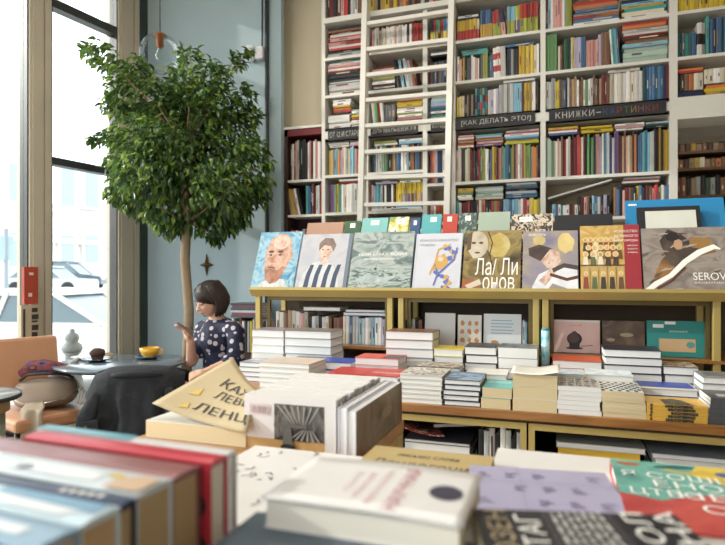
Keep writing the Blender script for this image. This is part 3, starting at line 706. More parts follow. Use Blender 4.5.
# --- bay D
row(D_+'|'+R1, L1, 546, 572, 'R s w p p p p w m l l', 36, jit=.06)
pile(D_+'|'+R1, L1, 573, 620, 'w b r/o g b o r n', (3, 3.4, 3.6, 3, 3.4, 4, 3.4, 3), nm='left pile'); pile(D_+'|'+R1, L1, 621.5, 668, 'w c t Y s B t w s', (3.4, 3.8, 3.6, 2.6, 3, 2.8, 3, 3, 3), nm='right pile')
row(D_+'|'+R2, L2, 546, 557, 'e e e e e e', 38, jit=.02); row(D_+'|'+R2, L2, 558, 563.5, 'c n N', 26, jit=.1, off=6); row(D_+'|'+R2, L2, 564, 571, 'E E E', 32, off=9, jit=.04)
row(D_+'|'+R2, L2, 571, 586, 'c y v v v b b', 33, off=12, jit=.05); row(D_+'|'+R2, L2, 586, 598.5, 'p p p p p', 28, off=19, jit=.02); row(D_+'|'+R2, L2, 598.5, 612, 'v n n n N', 34, off=24, jit=.04)
row(D_+'|'+R2, L2, 612, 620.5, 'w t s b', 37, lean=-4, off=29, jit=.03)
pile(D_+'|'+R2, L2, 622.5, 668.5, 'm m m s n N r w w o r', (6, 6, 3.4, 4, 3.6, 3, 1.8, 3.4, 3, 3.6, 3), nm='pile')
row(D_+'|'+R3, L3, 546, 610, 'g g g g y y G n b k g n a a w n n w e w w n n N a R R n', 32, jit=.2)
zt_ = row(D_+'|'+R3, L3, 610, 643, 'c w c w w c w w', 31, jit=.02, off=28, wj=.1); pile(D_+'|'+R3, zt_+.002, 608, 642, 'g c', (1.6, 1.8), nm='books laid on top')
row(D_+'|'+R3, L3, 643.5, 667, 'T b b b T b b B', 35, jit=.04, off=36, wj=.15); row(D_+'|'+R3, L3, 667, 672, 'R r', 35, jit=.02, off=44)
zt_ = row(D_+'|'+R4, L4c, 546, 671.5, 'm m g e c w p c n R r w c R R R R r r c R k e E e k p p v c b s g B w u u N R a n p c a R o B b b s t b s c g k N Y k Y y Y a', 43, jit=.16)
pile(D_+'|'+R4, zt_+.002, 547, 579, 'b w r y', (2.2, 2, 1.6, 2), nm='left pile on top'); pile(D_+'|'+R4, zt_+.002, 580, 614, 'y y', (4, 2), nm='yellow books laid on top')
pile(D_+'|'+R4, zt_+.002, 615, 645, 'w p w', (2.2, 2, 2), nm='middle pile on top'); pile(D_+'|'+R4, zt_+.002, 646, 671, 'k T g', (2.2, 2, 2), nm='right pile on top')
row(D_+'|'+R5, L5c, 552, 578, 's b w t w w R n w', 14, jit=.1); row(D_+'|'+R5, L5c, 578, 610, 'k R p n k s b g k v k', 22, jit=.1, off=9)
zt_ = row(D_+'|'+R5, L5c, 614, 671.5, 'n b k p r n k y b k R n p r g c b b', 32, jit=.2, off=20)
pile(D_+'|'+R5, zt_+.01, 622, 662, 'w r g', (2, 1.6, 2), nm='books laid on top at the right')
# --- bay E
row(E_+'|'+R1, L1, 678, 745, 'y y y y Y y y y y y y y y Y', 26, jit=.02)
row(E_+'|'+R2, L2, 678, 697, 'T T G t T b b', 25, jit=.06); row(E_+'|'+R2, L2, 697.5, 706, 'w/k/w w/k/g', 33, off=7, jit=.03); row(E_+'|'+R2, L2, 706.5, 710, 't', 39, off=9, jit=.02)
row(E_+'|'+R2, L2, 711, 745, 'b B b b T b B b b B b', 37, off=10, jit=.04)
z = pile(E_+'|'+R3, L3, 677.5, 704, 'B B', (3.6, 3.2), nm='navy pile'); pile(E_+'|'+R3, L3, 705, 745, 'Y y o', (4, 3.6, 3), nm='yellow pile')
zt_ = row(E_+'|'+R3, z+.001, 678, 704, 'k N n o c c', 17, jit=.04); pile(E_+'|'+R3, zt_+.002, 678, 704, 'r o', (2.4, 2.6), nm='orange books laid on top'); row(E_+'|'+R3, L3+.08, 705, 745, 'c c w w c c c c w c', 15, jit=.04, off=6)
# --- narrow dark bookcase
row(S_+'|its top shelf', SL1, 289.5, 320, 'G c R p g E k k N w p R w c p w', 41, Y=SY, jit=.12, dep=.17)
row(S_+'|its middle shelf', SL2, 288.5, 302, 'N a Y a w k', 29, Y=SY, lean=-12, jit=.12, dep=.17); row(S_+'|its middle shelf', SL2, 305, 320.5, 't b k R R g g r', 31, Y=SY, jit=.12, dep=.17, off=6)
row(S_+'|its lowest visible shelf', SL3, 289.5, 320, 'r r w r k g R k p r w k', 22, Y=SY, jit=.15, dep=.17)

mats_cache = {}
def slotter():
    ms = []; ix = {}
    def slot(k):
        if k not in ix:
            ix[k] = len(ms); ms.append(PAGE if k == 'page' else PM(k))
        return ix[k]
    return ms, slot
SPEC.sort(key=lambda s: -s['a'])
def size_word(s):
    return 'slim' if s['w'] < .012 else ('thick' if s['w'] > .03 else '')
rest = MB(); rms, rslot = slotter()
for n_, s in enumerate(SPEC):
    if s['a'] <= 0: continue
    if n_ < 300:
        m = MB(); ms, sl = slotter(); book_geo(m, s['w'], s['h'], s['d'], s['bands'], None, s['title'], sl)
        o = bpy.data.objects.new('shelf_book', m.mesh('shelf_book', ms)); COL.objects.link(o); o.location = s['p']; o.rotation_euler = s['rot']
        names = []
        for kc in (s['bands'][::-1] if s['kind'] == 'up' else s['bands']):
            nm_ = PAL[kc][1]
            if nm_ not in names: names.append(nm_)
        bay, _, shf = s['place'].partition('|')
        where = {R1: 'on second shelf', R2: 'on third shelf', R3: 'above the signs', R4: 'below the signs', R5: 'on lowest visible shelf', 'below': 'behind the display covers', '': 'on'}.get(shf, 'on '+shf)
        if bay == D_ or bay == C_ or bay == Bn:
            where = {R1: 'on topmost shelf', R2: 'on second shelf'}.get(shf, where)
        if bay == E_: where = {R1: 'on topmost shelf', R2: 'on second shelf', R3: 'on third shelf'}.get(shf, where)
        if s['kind'] == 'up': mid = '%s standing from left' % ordn(s['i'])
        else:
            q = 'bottom of' if s['i'] == 0 and s['n'] > 1 else ('top of' if s['i'] == s['n']-1 and s['n'] > 1 else ordn(s['i'])+'-up of' if s['n'] > 1 else 'lone')
            g = {'left pile on top': 'upper left pile', 'middle pile on top': 'upper middle pile', 'right pile on top': 'upper right pile', 'books laid on top': 'flat books', 'books laid on top at the right': 'right flat books',
                 'teal books laid on top': 'flat teal pair', 'blue book laid on top': 'flat book', 'white book laid on top': 'flat book', 'yellow books laid on top': 'flat yellow pair', 'magazines laid on top': 'flat magazines',
                 'orange books laid on top': 'flat orange pair', 'teal books under the row': 'teal pair under row', 'books under the row': 'flat book under row'}.get(s['grp'], s['grp'])
            mid = q+' '+g
        for k_ in (2, 1):
            lab = '%s book, %s %s, %s' % (' and '.join(names[:k_]), mid, where, bay)
            if len(lab.split()) <= 16: break
        tag(o, lab, 'book', 'books on the wall bookcases')
    else:
        m = MB(); m.v = []; book_geo(m, s['w'], s['h'], s['d'], s['bands'], None, s['title'], rslot)
        Mx = Matrix.Translation(s['p']) @ Euler(s['rot']).to_matrix().to_4x4(); o_ = len(rest.v)
        rest.v += [Mx @ v for v in m.v]; rest.f += [[o_+i for i in f] for f in m.f]; rest.m += m.m; rest.sm += m.sm
ro = rest.build('small_shelf_book', rms); tag(ro, 'the remaining thin book spines scattered over the shelves of the wall bookcases', 'book'); ro['kind'] = 'stuff'
# sloping board on the lowest shelf of the picture-book bay
m = MB(); a = Vector((bx(548), YB+.015, zat(548, 199, YB))); b = Vector((bx(612), YB+.015, zat(612, 180, YB)))
m.prism([(0, 0), (1, 0), (1, 1), (0, 1)], 0, .2, 'y'); m.map(lambda v: a+(b-a)*v.x+Vector((0, v.y, v.z*.012)))
o = m.build('sloping_board', M('pale_grey_board', 'c9c6bf', .6)); tag(o, 'pale grey board lying aslant over the lowest books of the picture-book bay', 'board')

# ---------------------------------------------------------------- the room behind the open bay on the right
YR = 7.0
bw = thing('back_room_bookcase', (2.0, YR, 0), 'dark wooden bookcase seen through the opening at the right edge', 'bookcase')
dw = M('walnut_shelf', '5a3f24', .5, .15, 6)
x0_, x1_ = XatY(655, YR), XatY(770, YR)
def rz_(y): return zat(700, y, YR)
m = MB()
for x in (x0_, x0_+.75, x1_): m.bbox((x-.02, YR, 0), (x+.02, YR+.25, rz_(150)))
m.bbox((x0_, YR+.24, 0), (x1_, YR+.26, rz_(138))); m.build('carcass', M('dark_walnut', '3c2a1c', .6, .1), bw, world=True)
bs = []
for y in (150.5, 167.5, 195): 
    m = MB(); z = rz_(y); m.bbox((x0_, YR-.01, z-.03), (x1_, YR+.24, z)); m.build('shelf', dw, bw, world=True); bs.append(z)
struct((lambda m: (m.bbox((XatY(640, 7.6), 7.6, 0), (3.2, 7.68, 4.3)), m.build('wall_back_room', M('back_room_paint', '9b8f7e', .8)))[1])(MB()))
m = MB(); m.bbox((.2, 5.6, zat(700, 137, 5.6)), (2.4, 5.75, zat(700, 117, 5.6)+.5)); struct(m.build('trim_7', M('grey_beam', 'a9a59c', .7)))
m = MB(); m.bbox((.40, 4.70, 0), (.46, 7.6, 4.3)); struct(m.build('wall_passage', M('back_room_paint', '9b8f7e', .8)))
rb = MB(); rms, rslot = slotter()
for z, s, h in ((bs[0], 'n Y n N n N Y a n N a n N n Y n N a n', 8), (bs[1], 'n a o c n N a y c a n o n N R Y c a n a', 10.5), (bs[2], 'k n g k R n k a g k E g k n g n k G a B g k', 20)):
    tk = tokens(s); w = (x1_-x0_-.06)/len(tk); k_ = (zat(700, 0, YR)-H)/HY
    for i, kc in enumerate(tk):
        m = MB(); book_geo(m, w*.95, h*k_*SR.uniform(.8, 1), .17, [kc], None, mk_title(w*.5, kc), rslot); o_ = len(rb.v); c = Vector((x0_+.03+w*(i+.5), YR+.02, z))
        rb.v += [c+v for v in m.v]; rb.f += [[o_+q for q in f] for f in m.f]; rb.m += m.m; rb.sm += m.sm
ro = rb.build('distant_book', rms); tag(ro, 'small distant books on the dark bookcase beyond the opening at right', 'book'); ro['kind'] = 'stuff'
# ================================================================= DISPLAY TABLE
TZ, TY = .76, 2.405
YF = 3.10           # foot of the covers on the ledge
YP = 3.10           # posts
lx0 = XatY(251, 3.07); rx1 = 1.05
dt = thing('display_table', ((lx0+rx1)/2, 2.8, 0), 'brass-framed display table with wooden top and a raised ledge of face-out books', 'display table')
walnut = wood('walnut_top', '80522a', 'a8743a', .3)
def dpart(name, boxes, mat, r=0):
    m = MB()
    for a, b in boxes:
        if r: m.rbox([(a[i]+b[i])/2 for i in range(3)], [abs(b[i]-a[i]) for i in range(3)], r)
        else: m.bbox(a, b)
    return m.build(name, mat, dt, world=True)
tx0 = lx0-.02
dpart('table_top', [((tx0, TY, TZ-.036), (rx1, 3.52, TZ))], walnut, .004)
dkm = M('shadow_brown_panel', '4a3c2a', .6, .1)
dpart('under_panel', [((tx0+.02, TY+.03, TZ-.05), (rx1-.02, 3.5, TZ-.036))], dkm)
# lower brass boxes
def zt_(x, y, Y): return atY(x, y, Y).z
zb = TZ-.05
xs_ = [XatY(232, TY+.02), XatY(398, TY+.02)-.03, XatY(527.5, TY+.02), XatY(527.5, TY+.02)+.62, rx1-.02]
xs_ = [tx0+.02, XatY(398, TY+.02)-.25, XatY(527.5, TY+.02), rx1-.02]
for i in range(3):
    a, b = xs_[i]+.004, xs_[i+1]-.004; fb = .026
    dpart('shelf_frame', [((a, TY+.02, zb-fb), (b, TY+.045, zb)), ((a, TY+.02, .10), (b, TY+.045, .13)), ((a, TY+.02, .13), (a+.024, TY+.045, zb-fb)), ((b-.024, TY+.02, .13), (b, TY+.045, zb-fb))], brass)
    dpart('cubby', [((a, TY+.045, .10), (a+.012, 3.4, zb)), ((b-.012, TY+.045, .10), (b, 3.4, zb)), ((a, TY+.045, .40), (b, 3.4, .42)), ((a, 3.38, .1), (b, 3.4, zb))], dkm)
for x in (tx0+.03, xs_[1], xs_[2], rx1-.04):
    for y in (TY+.05, 3.45): dpart('leg', [((x-.015, y-.015, 0), (x+.015, y+.015, .1))], brass)
dpart('rear_shade_panel', [((lx0+.03, 3.50, TZ), (rx1-.02, 3.515, 1.2))], dkm)  # dark panel added so the space under the ledge looks shaded
# raised rear shelf, posts and ledge
dpart('rear_shelf', [((lx0+.03, 3.09, .895), (rx1-.02, 3.50, .91))], walnut)
for x in (258, 390, 401, 536, 545.5, 717):
    X = XatY(x, YP); dpart('post', [((X-.016, YP-.004, TZ), (X+.016, YP+.028, 1.205))], brass, .003)
    dpart('post', [((X-.016, 3.44, TZ), (X+.016, 3.47, 1.205))], brass, .003)
for a, b in ((263, 386), (405, 532), (549.5, 713)):
    xa, xb = XatY(a, YP), XatY(b, YP); dpart('inner_rail', [((xa, YP+.05, 1.165), (xb, YP+.08, 1.205)), ((xa, YP+.05, .91), (xa+.02, YP+.07, 1.165)), ((xb-.02, YP+.05, .91), (xb, YP+.07, 1.165))], M('dark_brass', '6b5d38', .4, .06, metal=.5))
m = MB(); z0 = zt_(400, 298, 3.05); z1 = zt_(400, 288.5, 3.05)
m.prism([(3.075, z0), (3.05, z1-.012), (3.05, z1+.004), (3.062, z1+.004), (3.085, z0+.02), (3.50, z0+.02), (3.50, z0)], lx0, rx1, 'x'); m.build('ledge', brass, dt, world=True)
LZ = z0+.0205
dpart('back_stop', [((lx0+.05, 3.47, LZ-.005), (rx1, 3.49, LZ+.30))], white)

# ---------------------------------------------------------------- books as things with parts
LEATHER = {}
def cover_mesh(w, d, h, t=.0025, sq=.003):
    """lying book, centred on x,y, base z=0; spine at +y; open sides -x,+x,-y"""
    m = MB(); m.bbox((-w/2, -d/2, 0), (w/2, d/2, t)); m.bbox((-w/2, -d/2, h-t), (w/2, d/2, h))
    m.prism([(d/2-t, t), (d/2, t), (d/2+h*.06, h/2), (d/2, h-t), (d/2-t, h-t)], -w/2, w/2, 'x'); return m
def book(loc, w, d, h, cov, page, label, rz=0, spine='back', hard=True, group=None, name='book'):
    """lying book; returns the root, its frame: x right, y back, z up (before rz)"""
    r = thing(name, loc, label, 'book', group, rz)
    t = .0026 if hard else .0009; sq = .0035 if hard else .0004
    q = {'back': 0, 'left': PI/2, 'front': PI, 'right': -PI/2}[spine]
    W, D = (w, d) if spine in ('back', 'front') else (d, w)
    R = rotm(0, 0, q)
    m = cover_mesh(W, D, h, t); m.map(lambda v: R @ v); m.build('cover', cov, r)
    m = MB(); m.bbox((-W/2+sq, -D/2+sq, t), (W/2-sq, D/2-t, h-t)); m.map(lambda v: R @ v); m.build('page_block', page, r)
    return r
def lie(w, d, h):                    # art frame on the top cover
    return Art(lambda u, v, n: Vector((-w/2+w*u, -d/2+d*v, h+.0003+.00008*n)))
def stack(desc, x0, x1, yt, Y, d, n, cov, page, spine='back', hard=True, z0=TZ, rz=0, jit=.004, tiny=False, topcov=None, group=None, what='book'):
    """stack whose top front edge sits at pixel row yt, front face at plane Y"""
    X0, X1 = XatY(x0, Y), XatY(x1, Y); zt = zat((x0+x1)/2, yt, Y); h = (zt-z0)/n; w = X1-X0; top = None
    for i in range(n):
        ords = 'top' if i == n-1 else ('bottom' if i == 0 else ORD[n-1-i]+'-down')
        lab = '%s %s of %s' % (ords, what, desc) if n > 1 else desc
        j = (random.uniform(-jit, jit), random.uniform(0, jit))
        c = cov[i % len(cov)] if isinstance(cov, list) else cov
        if i == n-1 and topcov: c = topcov
        top = book(((X0+X1)/2+j[0], Y+d/2+j[1], z0+h*i+.0002*0), w, d, h-.0004, c, page, lab, rz+random.uniform(-.012, .012), spine, hard, group)
    return top, w, d, h-.0004
ink = M('black_ink', '2a2a2c', .5); inkw = M('white_ink', 'ece9e2', .5); goldi = M('gold_ink', 'c2a54a', .5); tani = M('tan_ink', 'b7a482', .5); redi = M('red_ink', 'c0463c', .5); bluei = M('blue_ink', '3a5a94', .5)
cv = lambda n, h, **k: M('cover_'+n, h, k.get('rough', .35), .06, 12)
gG = 'book stacks on the display table'
# ---- front row
def pict(top, m, name='cover_picture', u0=.0, v0=.0, u1=1, v1=1, lines=None):
    r, w, d, h = top; a = lie(w, d, h); a.quad(m, u0, v0, u1, v1)
    for l in (lines or []): a.text(*l)
    a.build(name, r); return a
photoa = art('photo_collage', ['3b3630', 'a39a8c', 'd8d2c6', '6f665a', 'c2bbae'], 22, 'CONSTANT', detail=4)
t = stack('tall white-paged stack with a brown photo-collage cover, front row', 399.5, 442.5, 375, 2.425, .215, 6, cv('off_white', 'd9d4ca'), PAGEW); pict(t, photoa, u0=.02, v0=.02, u1=.98, v1=.98)
t = stack('white-paged stack with the dark blue sea-picture cover, front row', 436.5+7, 480, 380, 2.425, .215, 5, cv('navy', '2f4058'), PAGEW)
pict(t, art('sea_print', ['28405c', '4d6a8a', '9fb3c4', '35506f'], 14, stretch=(1, 2, 1), detail=5), lines=[(inkw, 'МОРЕ', .3, .75, .7, .82)] if False else None)
t = stack('low cream-paged pair with teal cover, front row', 482, 511.5, 388, 2.42, .205, 2, cv('teal', '5fa8a6'), PAGEC, hard=False)
pict(t, cv('pale_teal', '8fc1bd'), u0=.1, v0=.55, u1=.9, v1=.8)
t = stack('tall cream-paged stack under a curling white cover, front row', 512.5, 557, 375, 2.42, .20, 3, cv('warm_white', 'e2ddd2'), PAGEC, hard=False)
r, w, d, h = t
m = MB(); m.sheet(lambda u, v: (-w/2-.008+(w+.02)*u, -d/2-.01+(d+.02)*v, h+.003+.03*max(0, u-.55)**1.3*1.6+.012*max(0, .3-u)), 12, 4, .0015); m.build('curled_cover', cv('warm_white', 'e2ddd2'), r, label='curling white top cover')
t = stack('white-paged stack with a black-and-white photo-grid cover, front row', 557.5, 601, 387, 2.42, .205, 6, cv('grey_white', 'd5d3ce'), PAGEW, hard=False)
r, w, d, h = t; a = lie(w, d, h); bw_ = art('bw_photo', ['2e2b28', '8c857a', 'd6d0c4', '55504a'], 40, 'CONSTANT')
for i in range(5):
    for j in range(4): a.quad(bw_, .06+.185*i, .08+.235*j, .06+.185*i+.15, .08+.235*j+.17)
a.build('cover_picture', r)
t = stack('white-paged stack with black-and-white checkered cover, front row', 602, 645.5, 392, 2.42, .215, 5, cv('off_white', 'd9d4ca'), PAGEC, hard=False)
r, w, d, h = t; a = lie(w, d, h); a.quad(inkw, .02, .04, .98, .96)
for i in range(10):
    for j in range(7):
        if (i+j) % 2 == 0: a.ell(ink, .07+.095*i, .1+.13*j, .05, .07, n=10)
a.build('cover_picture', r)
t = stack('yellow-spined stack with black pattern, front row', 646.5, 708, 405, 2.42, .15, 5, cv('warm_yellow', 'dfb14e'), PAGEC, spine='front', hard=False, jit=.0015)
r, w, d, h = t
hnet = art('black_grid_print', ['26262a', '3a3936', '7a6a42', '26262a', '2f2e2c'], 70, 'CONSTANT', dist=0)
a = lie(w, d, h); a.poly(hnet, [(.30, .02), (.80, .02), (.66, .62), (.5, .8), (.28, .62)]); a.build('cover_picture', r)
for o in [x for x in COL.objects if x.type == 'EMPTY' and 'yellow-spined stack' in x.get('label', '')]:
    k = int(round((o.location.z-TZ)/(h+.0004))); off = (.02, .06, .10, .05, 0)[k % 5]
    m = MB(); y = -d/2-h*.06-.0006
    for (u0, u1) in ((.30+off, .76+off*.8), (.06, .10)): m.add([(-w/2+w*u0, y, h*.06), (-w/2+w*u1, y, h*.06), (-w/2+w*u1, y, h*.94), (-w/2+w*u0, y, h*.94)], [(0, 1, 2, 3)])
    m.build('spine_print', hnet, o)
t = stack('dark grey stack, last at the right end of the front edge', 710, 762, 399, 2.42, .17, 7, cv('slate_grey', '55575c'), PAGEW, spine='front', hard=False)
pict(t, cv('pale_grey_label', 'c9c9c8'), u0=.2, v0=.2, u1=.7, v1=.5)
t = stack('white stack topped by a beige cover, left of the red books', 259, 310, 363, 2.43, .20, 6, cv('off_white', 'd9d4ca'), PAGEW, topcov=cv('beige_pink', 'c9b5a3'))
t = stack('red-covered stack right of the beige one', 326, 363, 374, 2.43, .21, 2, cv('vermilion', 'b93a34'), PAGEW, z0=TZ)
t = stack('white-paged red stack with a white title line', 364, 398.5, 376, 2.43, .21, 3, cv('vermilion', 'b93a34'), PAGEW)
r, w, d, h = t; a = lie(w, d, h); a.text(inkw, 'ГЕРОИЗМ', .1, .32, .92, .5); a.build('title_lettering', r)
# ---- second row
t = stack('grey stack left of the beige-covered one', 238, 280, 363, 2.66, .17, 4, cv('mid_grey', '8d8f96'), PAGEW); pict(t, art('grey_print', ['75787f', 'a6a9ae', 'c8c9cb'], 9), u0=.05, v0=.1, u1=.95, v1=.9)
t = stack('dark-covered stack between the beige and blue covers', 284, 312, 361, 2.66, .17, 4, cv('charcoal', '4a4c52'), PAGEW)
t = stack('white-paged pair with a bright blue cover, second row', 315, 352, 362, 2.68, .16, 3, cv('ultramarine', '34479c'), PAGEW)
t = stack('stack with a red and black cover, second row', 355, 399, 358, 2.68, .16, 4, cv('off_white', 'd9d4ca'), PAGEW, topcov=cv('tomato', 'cf5a48')); pict(t, cv('near_black', '3a3434'), u0=.62, v0=.05, u1=1, v1=.8)
t = stack('stack with a dark photo-mosaic cover, second row behind the front edge', 413, 459, 367, 2.66, .17, 5, cv('charcoal', '4a4c52'), PAGEW); pict(t, art('mosaic_print', ['3a332c', '8a7a66', 'c7bcab', '5a5048', 'a0523e'], 26, 'CONSTANT'))
t = stack('white stack hidden behind the teal pair, second row', 464, 506, 374, 2.66, .17, 4, cv('off_white', 'd9d4ca'), PAGEW)
t = stack('stack with a pale blue sea cover, second row', 553, 584, 374, 2.645, .15, 4, cv('off_white', 'd9d4ca'), PAGEW); pict(t, art('pale_sea_print', ['6fa3c2', 'b5d0de', 'dfe7ea', '7f9fb0'], 16, stretch=(1, 3, 1)))
t = stack('stack with a white and sky-blue cover, second row', 586, 634, 375.5, 2.645, .17, 5, cv('off_white', 'd9d4ca'), PAGEW); pict(t, art('sky_print', ['d5e2ea', 'eceeee', 'b4cfe0', 'e6eaea'], 9))
t = stack('pair with a royal blue cover, second row behind the yellow stack', 640, 699, 389, 2.635, .175, 3, cv('royal_blue', '2b46a0'), PAGEW, topcov=cv('off_white', 'd9d4ca')); pict(t, cv('royal_blue', '2b46a0'), u0=.02, v0=.18, u1=.98, v1=.98)
t = stack('stack with a plain grey lettered cover at the right end, second row', 702, 755, 378, 2.66, .17, 5, cv('stone_grey', '8e8e90'), PAGEW)
r, w, d, h = t; a = lie(w, d, h)
for i in range(4): a.quad(ink, .12, .25+.16*i, .45+.1*(i % 2), .3+.16*i)
a.build('title_lettering', r)
# ---- third row, against the posts
t = stack('tall thick white stack at the left end of the table, third row', 251, 283, 330, 2.86, .17, 6, cv('off_white', 'd9d4ca'), PAGEW, topcov=cv('plum_grey', '8d7f86'))
t = stack('tall white stack beside it with a grey cover, third row', 284.5, 331, 331, 2.86, .19, 6, cv('grey_blue', '9fa3ad'), PAGEW, topcov=cv('khaki_grey', '7f776c'))
t = stack('tall white stack with a brown cover before the middle post', 385, 433, 331.5, 2.86, .17, 6, cv('mid_grey', '8d8f96'), PAGEW, topcov=cv('cocoa', '7a5a48'))
t = stack('stack topped by a yellow book, third row', 425+8.5, 463, 349, 2.86, .16, 5, cv('off_white', 'd9d4ca'), PAGEW, topcov=cv('lemon', 'e0c63a'))
t = stack('white-paged stack with a black cover, right of the yellow one', 465, 497, 347, 2.86, .19, 5, cv('near_black', '3a3434'), PAGEW); 
t = stack('thick white-paged stack with a black-and-silver cover, before the double post', 499, 538, 348, 2.86, .19, 4, cv('near_black', '3a3434'), PAGEW, hard=False); pict(t, art('silver_print', ['2b2b2e', '55565a', 'a0a1a3', '303034'], 12))
t = stack('stack with an orange cover before the pink book', 552, 602, 361, 2.87, .2, 4, cv('burnt_orange', 'c4552f'), PAGEW)
t = stack('white-paged stack with a black cover before the teal folders', 604, 662, 350, 2.86, .19, 6, cv('near_black', '34343a'), PAGEW)
t = stack('stack with a dark brown patterned cover, right of the black-covered one', 664, 700, 367, 2.86, .18, 4, cv('umber', '5a4438'), PAGEW); pict(t, art('brown_print', ['4a3a30', '9a7a60', 'c9b8a0', '6a4a3a'], 20, 'CONSTANT'))

# ---------------------------------------------------------------- face-out books on the ledge
LEAN = math.radians(22)
def faceout(x0, x1, ytop, label, cov, Y=YF, z=None, th=.022, name='art_book', page=PAGEW, lean=LEAN, group='face-out books on the ledge', z_=None):
    """leaning book: root at its foot, local x right, z up the cover, y into the book"""
    z = LZ if z_ is None else z_
    X0, X1 = XatY(x0, Y), XatY(x1, Y); w = X1-X0-.004
    lo, hi = .05, .6                                            # length so that its top edge falls on row ytop
    for _ in range(40):
        L = (lo+hi)/2; p = pix(((X0+X1)/2, Y+L*math.sin(lean), z+th*math.sin(lean)+L*math.cos(lean)))
        if p[1] > ytop: lo = L
        else: hi = L
    hh = L
    r = thing(name, ((X0+X1)/2, Y, z+th*math.sin(lean)), label, 'book', group, rx=-lean)
    t = .0025
    m = MB(); m.bbox((-w/2, 0, 0), (w/2, t, hh)); m.bbox((-w/2, th-t, 0), (w/2, th, hh)); m.bbox((-w/2, t, 0), (-w/2+t, th-t, hh)); m.build('cover', cov, r)
    m = MB(); m.bbox((-w/2+t, t, .003), (w/2-.004, th-t, hh-.003)); m.build('page_block', page, r)
    return r, w, hh
def front(w, h): return Art(lambda u, v, n: Vector((-w/2+w*u, -.0004-.00005*n, h*v)))
def blob(cx, cy, rx, ry, n=16, k=.12, seed=0):
    rr = random.Random(seed); return [(cx+rx*(1+rr.uniform(-k, k))*math.cos(2*PI*i/n), cy+ry*(1+rr.uniform(-k, k))*math.sin(2*PI*i/n)) for i in range(n)]
skin1 = art('painted_skin', ['9a6a58', 'b98f7a', 'c9a895', 'a5705c'], 18, detail=5); skin2 = art('painted_pale_skin', ['b58c78', 'c9a998', 'd6bfb0', 'a07a66'], 20)
# 1 blue portrait of a bald bearded man
r, w, h = faceout(249.5, 292.5, 232, 'art book with a bearded bald man painted on blue, leftmost on the ledge', cv('sky_paint', '7fb3cc'))
a = front(w, h); a.quad(art('blue_strokes', ['3f7c9e', '6f9fb6', '9fbcc6', '5488a6'], 14, detail=6, dist=1.5), 0, 0, 1, 1)
a.poly(art('painted_coat', ['a8b0b6', 'c9c8c4', '8699a6'], 10), [(.1, 0), (.2, .14), (.45, .22), (.75, .2), (.9, 0)])
a.poly(skin1, [(.25, .34), (.22, .55), (.22, .72), (.3, .88), (.48, .97), (.68, .95), (.8, .82), (.83, .62), (.78, .42), (.66, .25), (.48, .18), (.33, .22)])
a.poly(art('painted_beard', ['7f5a48', 'a0705a', 'b98670'], 20, detail=5), [(.24, .42), (.3, .36), (.42, .38), (.55, .34), (.68, .42), (.72, .3), (.6, .16), (.44, .12), (.3, .2)])
a.ell(skin2, .55, .82, .2, .12); dkp = M('umber_paint', '5d3c31', .5)
for u in (.34, .56): a.ell(dkp, u, .66, .07, .022); a.ell(dkp, u, .605, .04, .016)
a.poly(M('ochre_paint', 'b07a60', .5), [(.42, .62), (.36, .48), (.46, .47)]); a.band(dkp, [(.33, .385), (.42, .4), (.5, .38)], .02); a.ell(skin1, .83, .58, .04, .07)
a.build('cover_picture', r); a = front(w, h); a.n = 12; a.text(inkw, 'ХУДОЖНИК', .33, .07, .9, .12) if False else a.text(inkw, 'РИС', .3, .06, .62, .12); a.build('title_lettering', r)
# 2 striped jacket portrait
r, w, h = faceout(293.5, 345.5, 234, 'pale grey art book with a painted figure in a striped jacket', cv('pale_grey', 'b5b3b8'))
a = front(w, h); a.quad(art('grey_wash', ['a3a1a8', 'b9b6ba', 'a9abb2'], 7), 0, 0, 1, 1); a.quad(M('slate_spine', '6b7683', .5), .93, 0, 1, 1)
a.poly(art('white_jacket', ['b5b7bc', 'd2d1d0'], 8), [(.06, 0), (.12, .3), (.28, .48), (.48, .54), (.68, .46), (.82, .25), (.86, 0)])
for x in (.15, .32, .5, .68): a.poly(M('navy_stripe', '3d485c', .5), [(x, 0), (x+.04, .3), (x+.1, .46), (x+.17, .46), (x+.12, .26), (x+.1, 0)])
a.poly(skin2, blob(.5, .7, .12, .17, seed=2)); a.poly(skin2, [(.44, .48), (.43, .6), (.58, .6), (.57, .47)]); a.poly(art('brown_hair_paint', ['74625a', '8d7a70'], 14), [(.37, .7), (.36, .84), (.46, .93), (.62, .92), (.7, .8), (.66, .68), (.6, .78), (.46, .8)])
for u in (.45, .55): a.ell(dkp, u, .72, .022, .01)
a.ell(M('rose_paint', 'b5786c', .5), .5, .6, .035, .012); a.build('cover_picture', r)
# 3 seascape
r, w, h = faceout(346.5, 409.5, 232, 'wide grey-green art book with a stormy sea painting', cv('storm_grey', '8b9a9c'))
a = front(w, h); a.quad(art('storm_sky', ['5a6b70', '88948f', 'a8aeaa', '6b7a78', '4c5b60'], 7, stretch=(1, 1, 2), detail=6, dist=1.2), 0, .35, 1, 1)
a.quad(art('storm_sea', ['4c5f5e', '71847f', 'b0b8b2', '596b68', '3f5251'], 12, stretch=(1, 1, 3), detail=6, dist=1.5), 0, 0, 1, .38)
a.poly(art('foam', ['b9c0bc', '8d9b97'], 20), [(.1, .2), (.3, .3), (.55, .24), (.8, .28), (.6, .16), (.3, .14)]); a.ell(ink, .42, .38, .03, .012); a.band(ink, [(.42, .38), (.44, .46)], .006)
a.build('cover_picture', r); a = front(w, h); a.n = 8; a.text(inkw, 'ИВАН АЙВАЗОВСКИЙ', .12, .60, .9, .66); a.text(inkw, 'ВЕЧНЫЙ МАРИНИСТ', .22, .53, .78, .565); a.build('title_lettering', r)
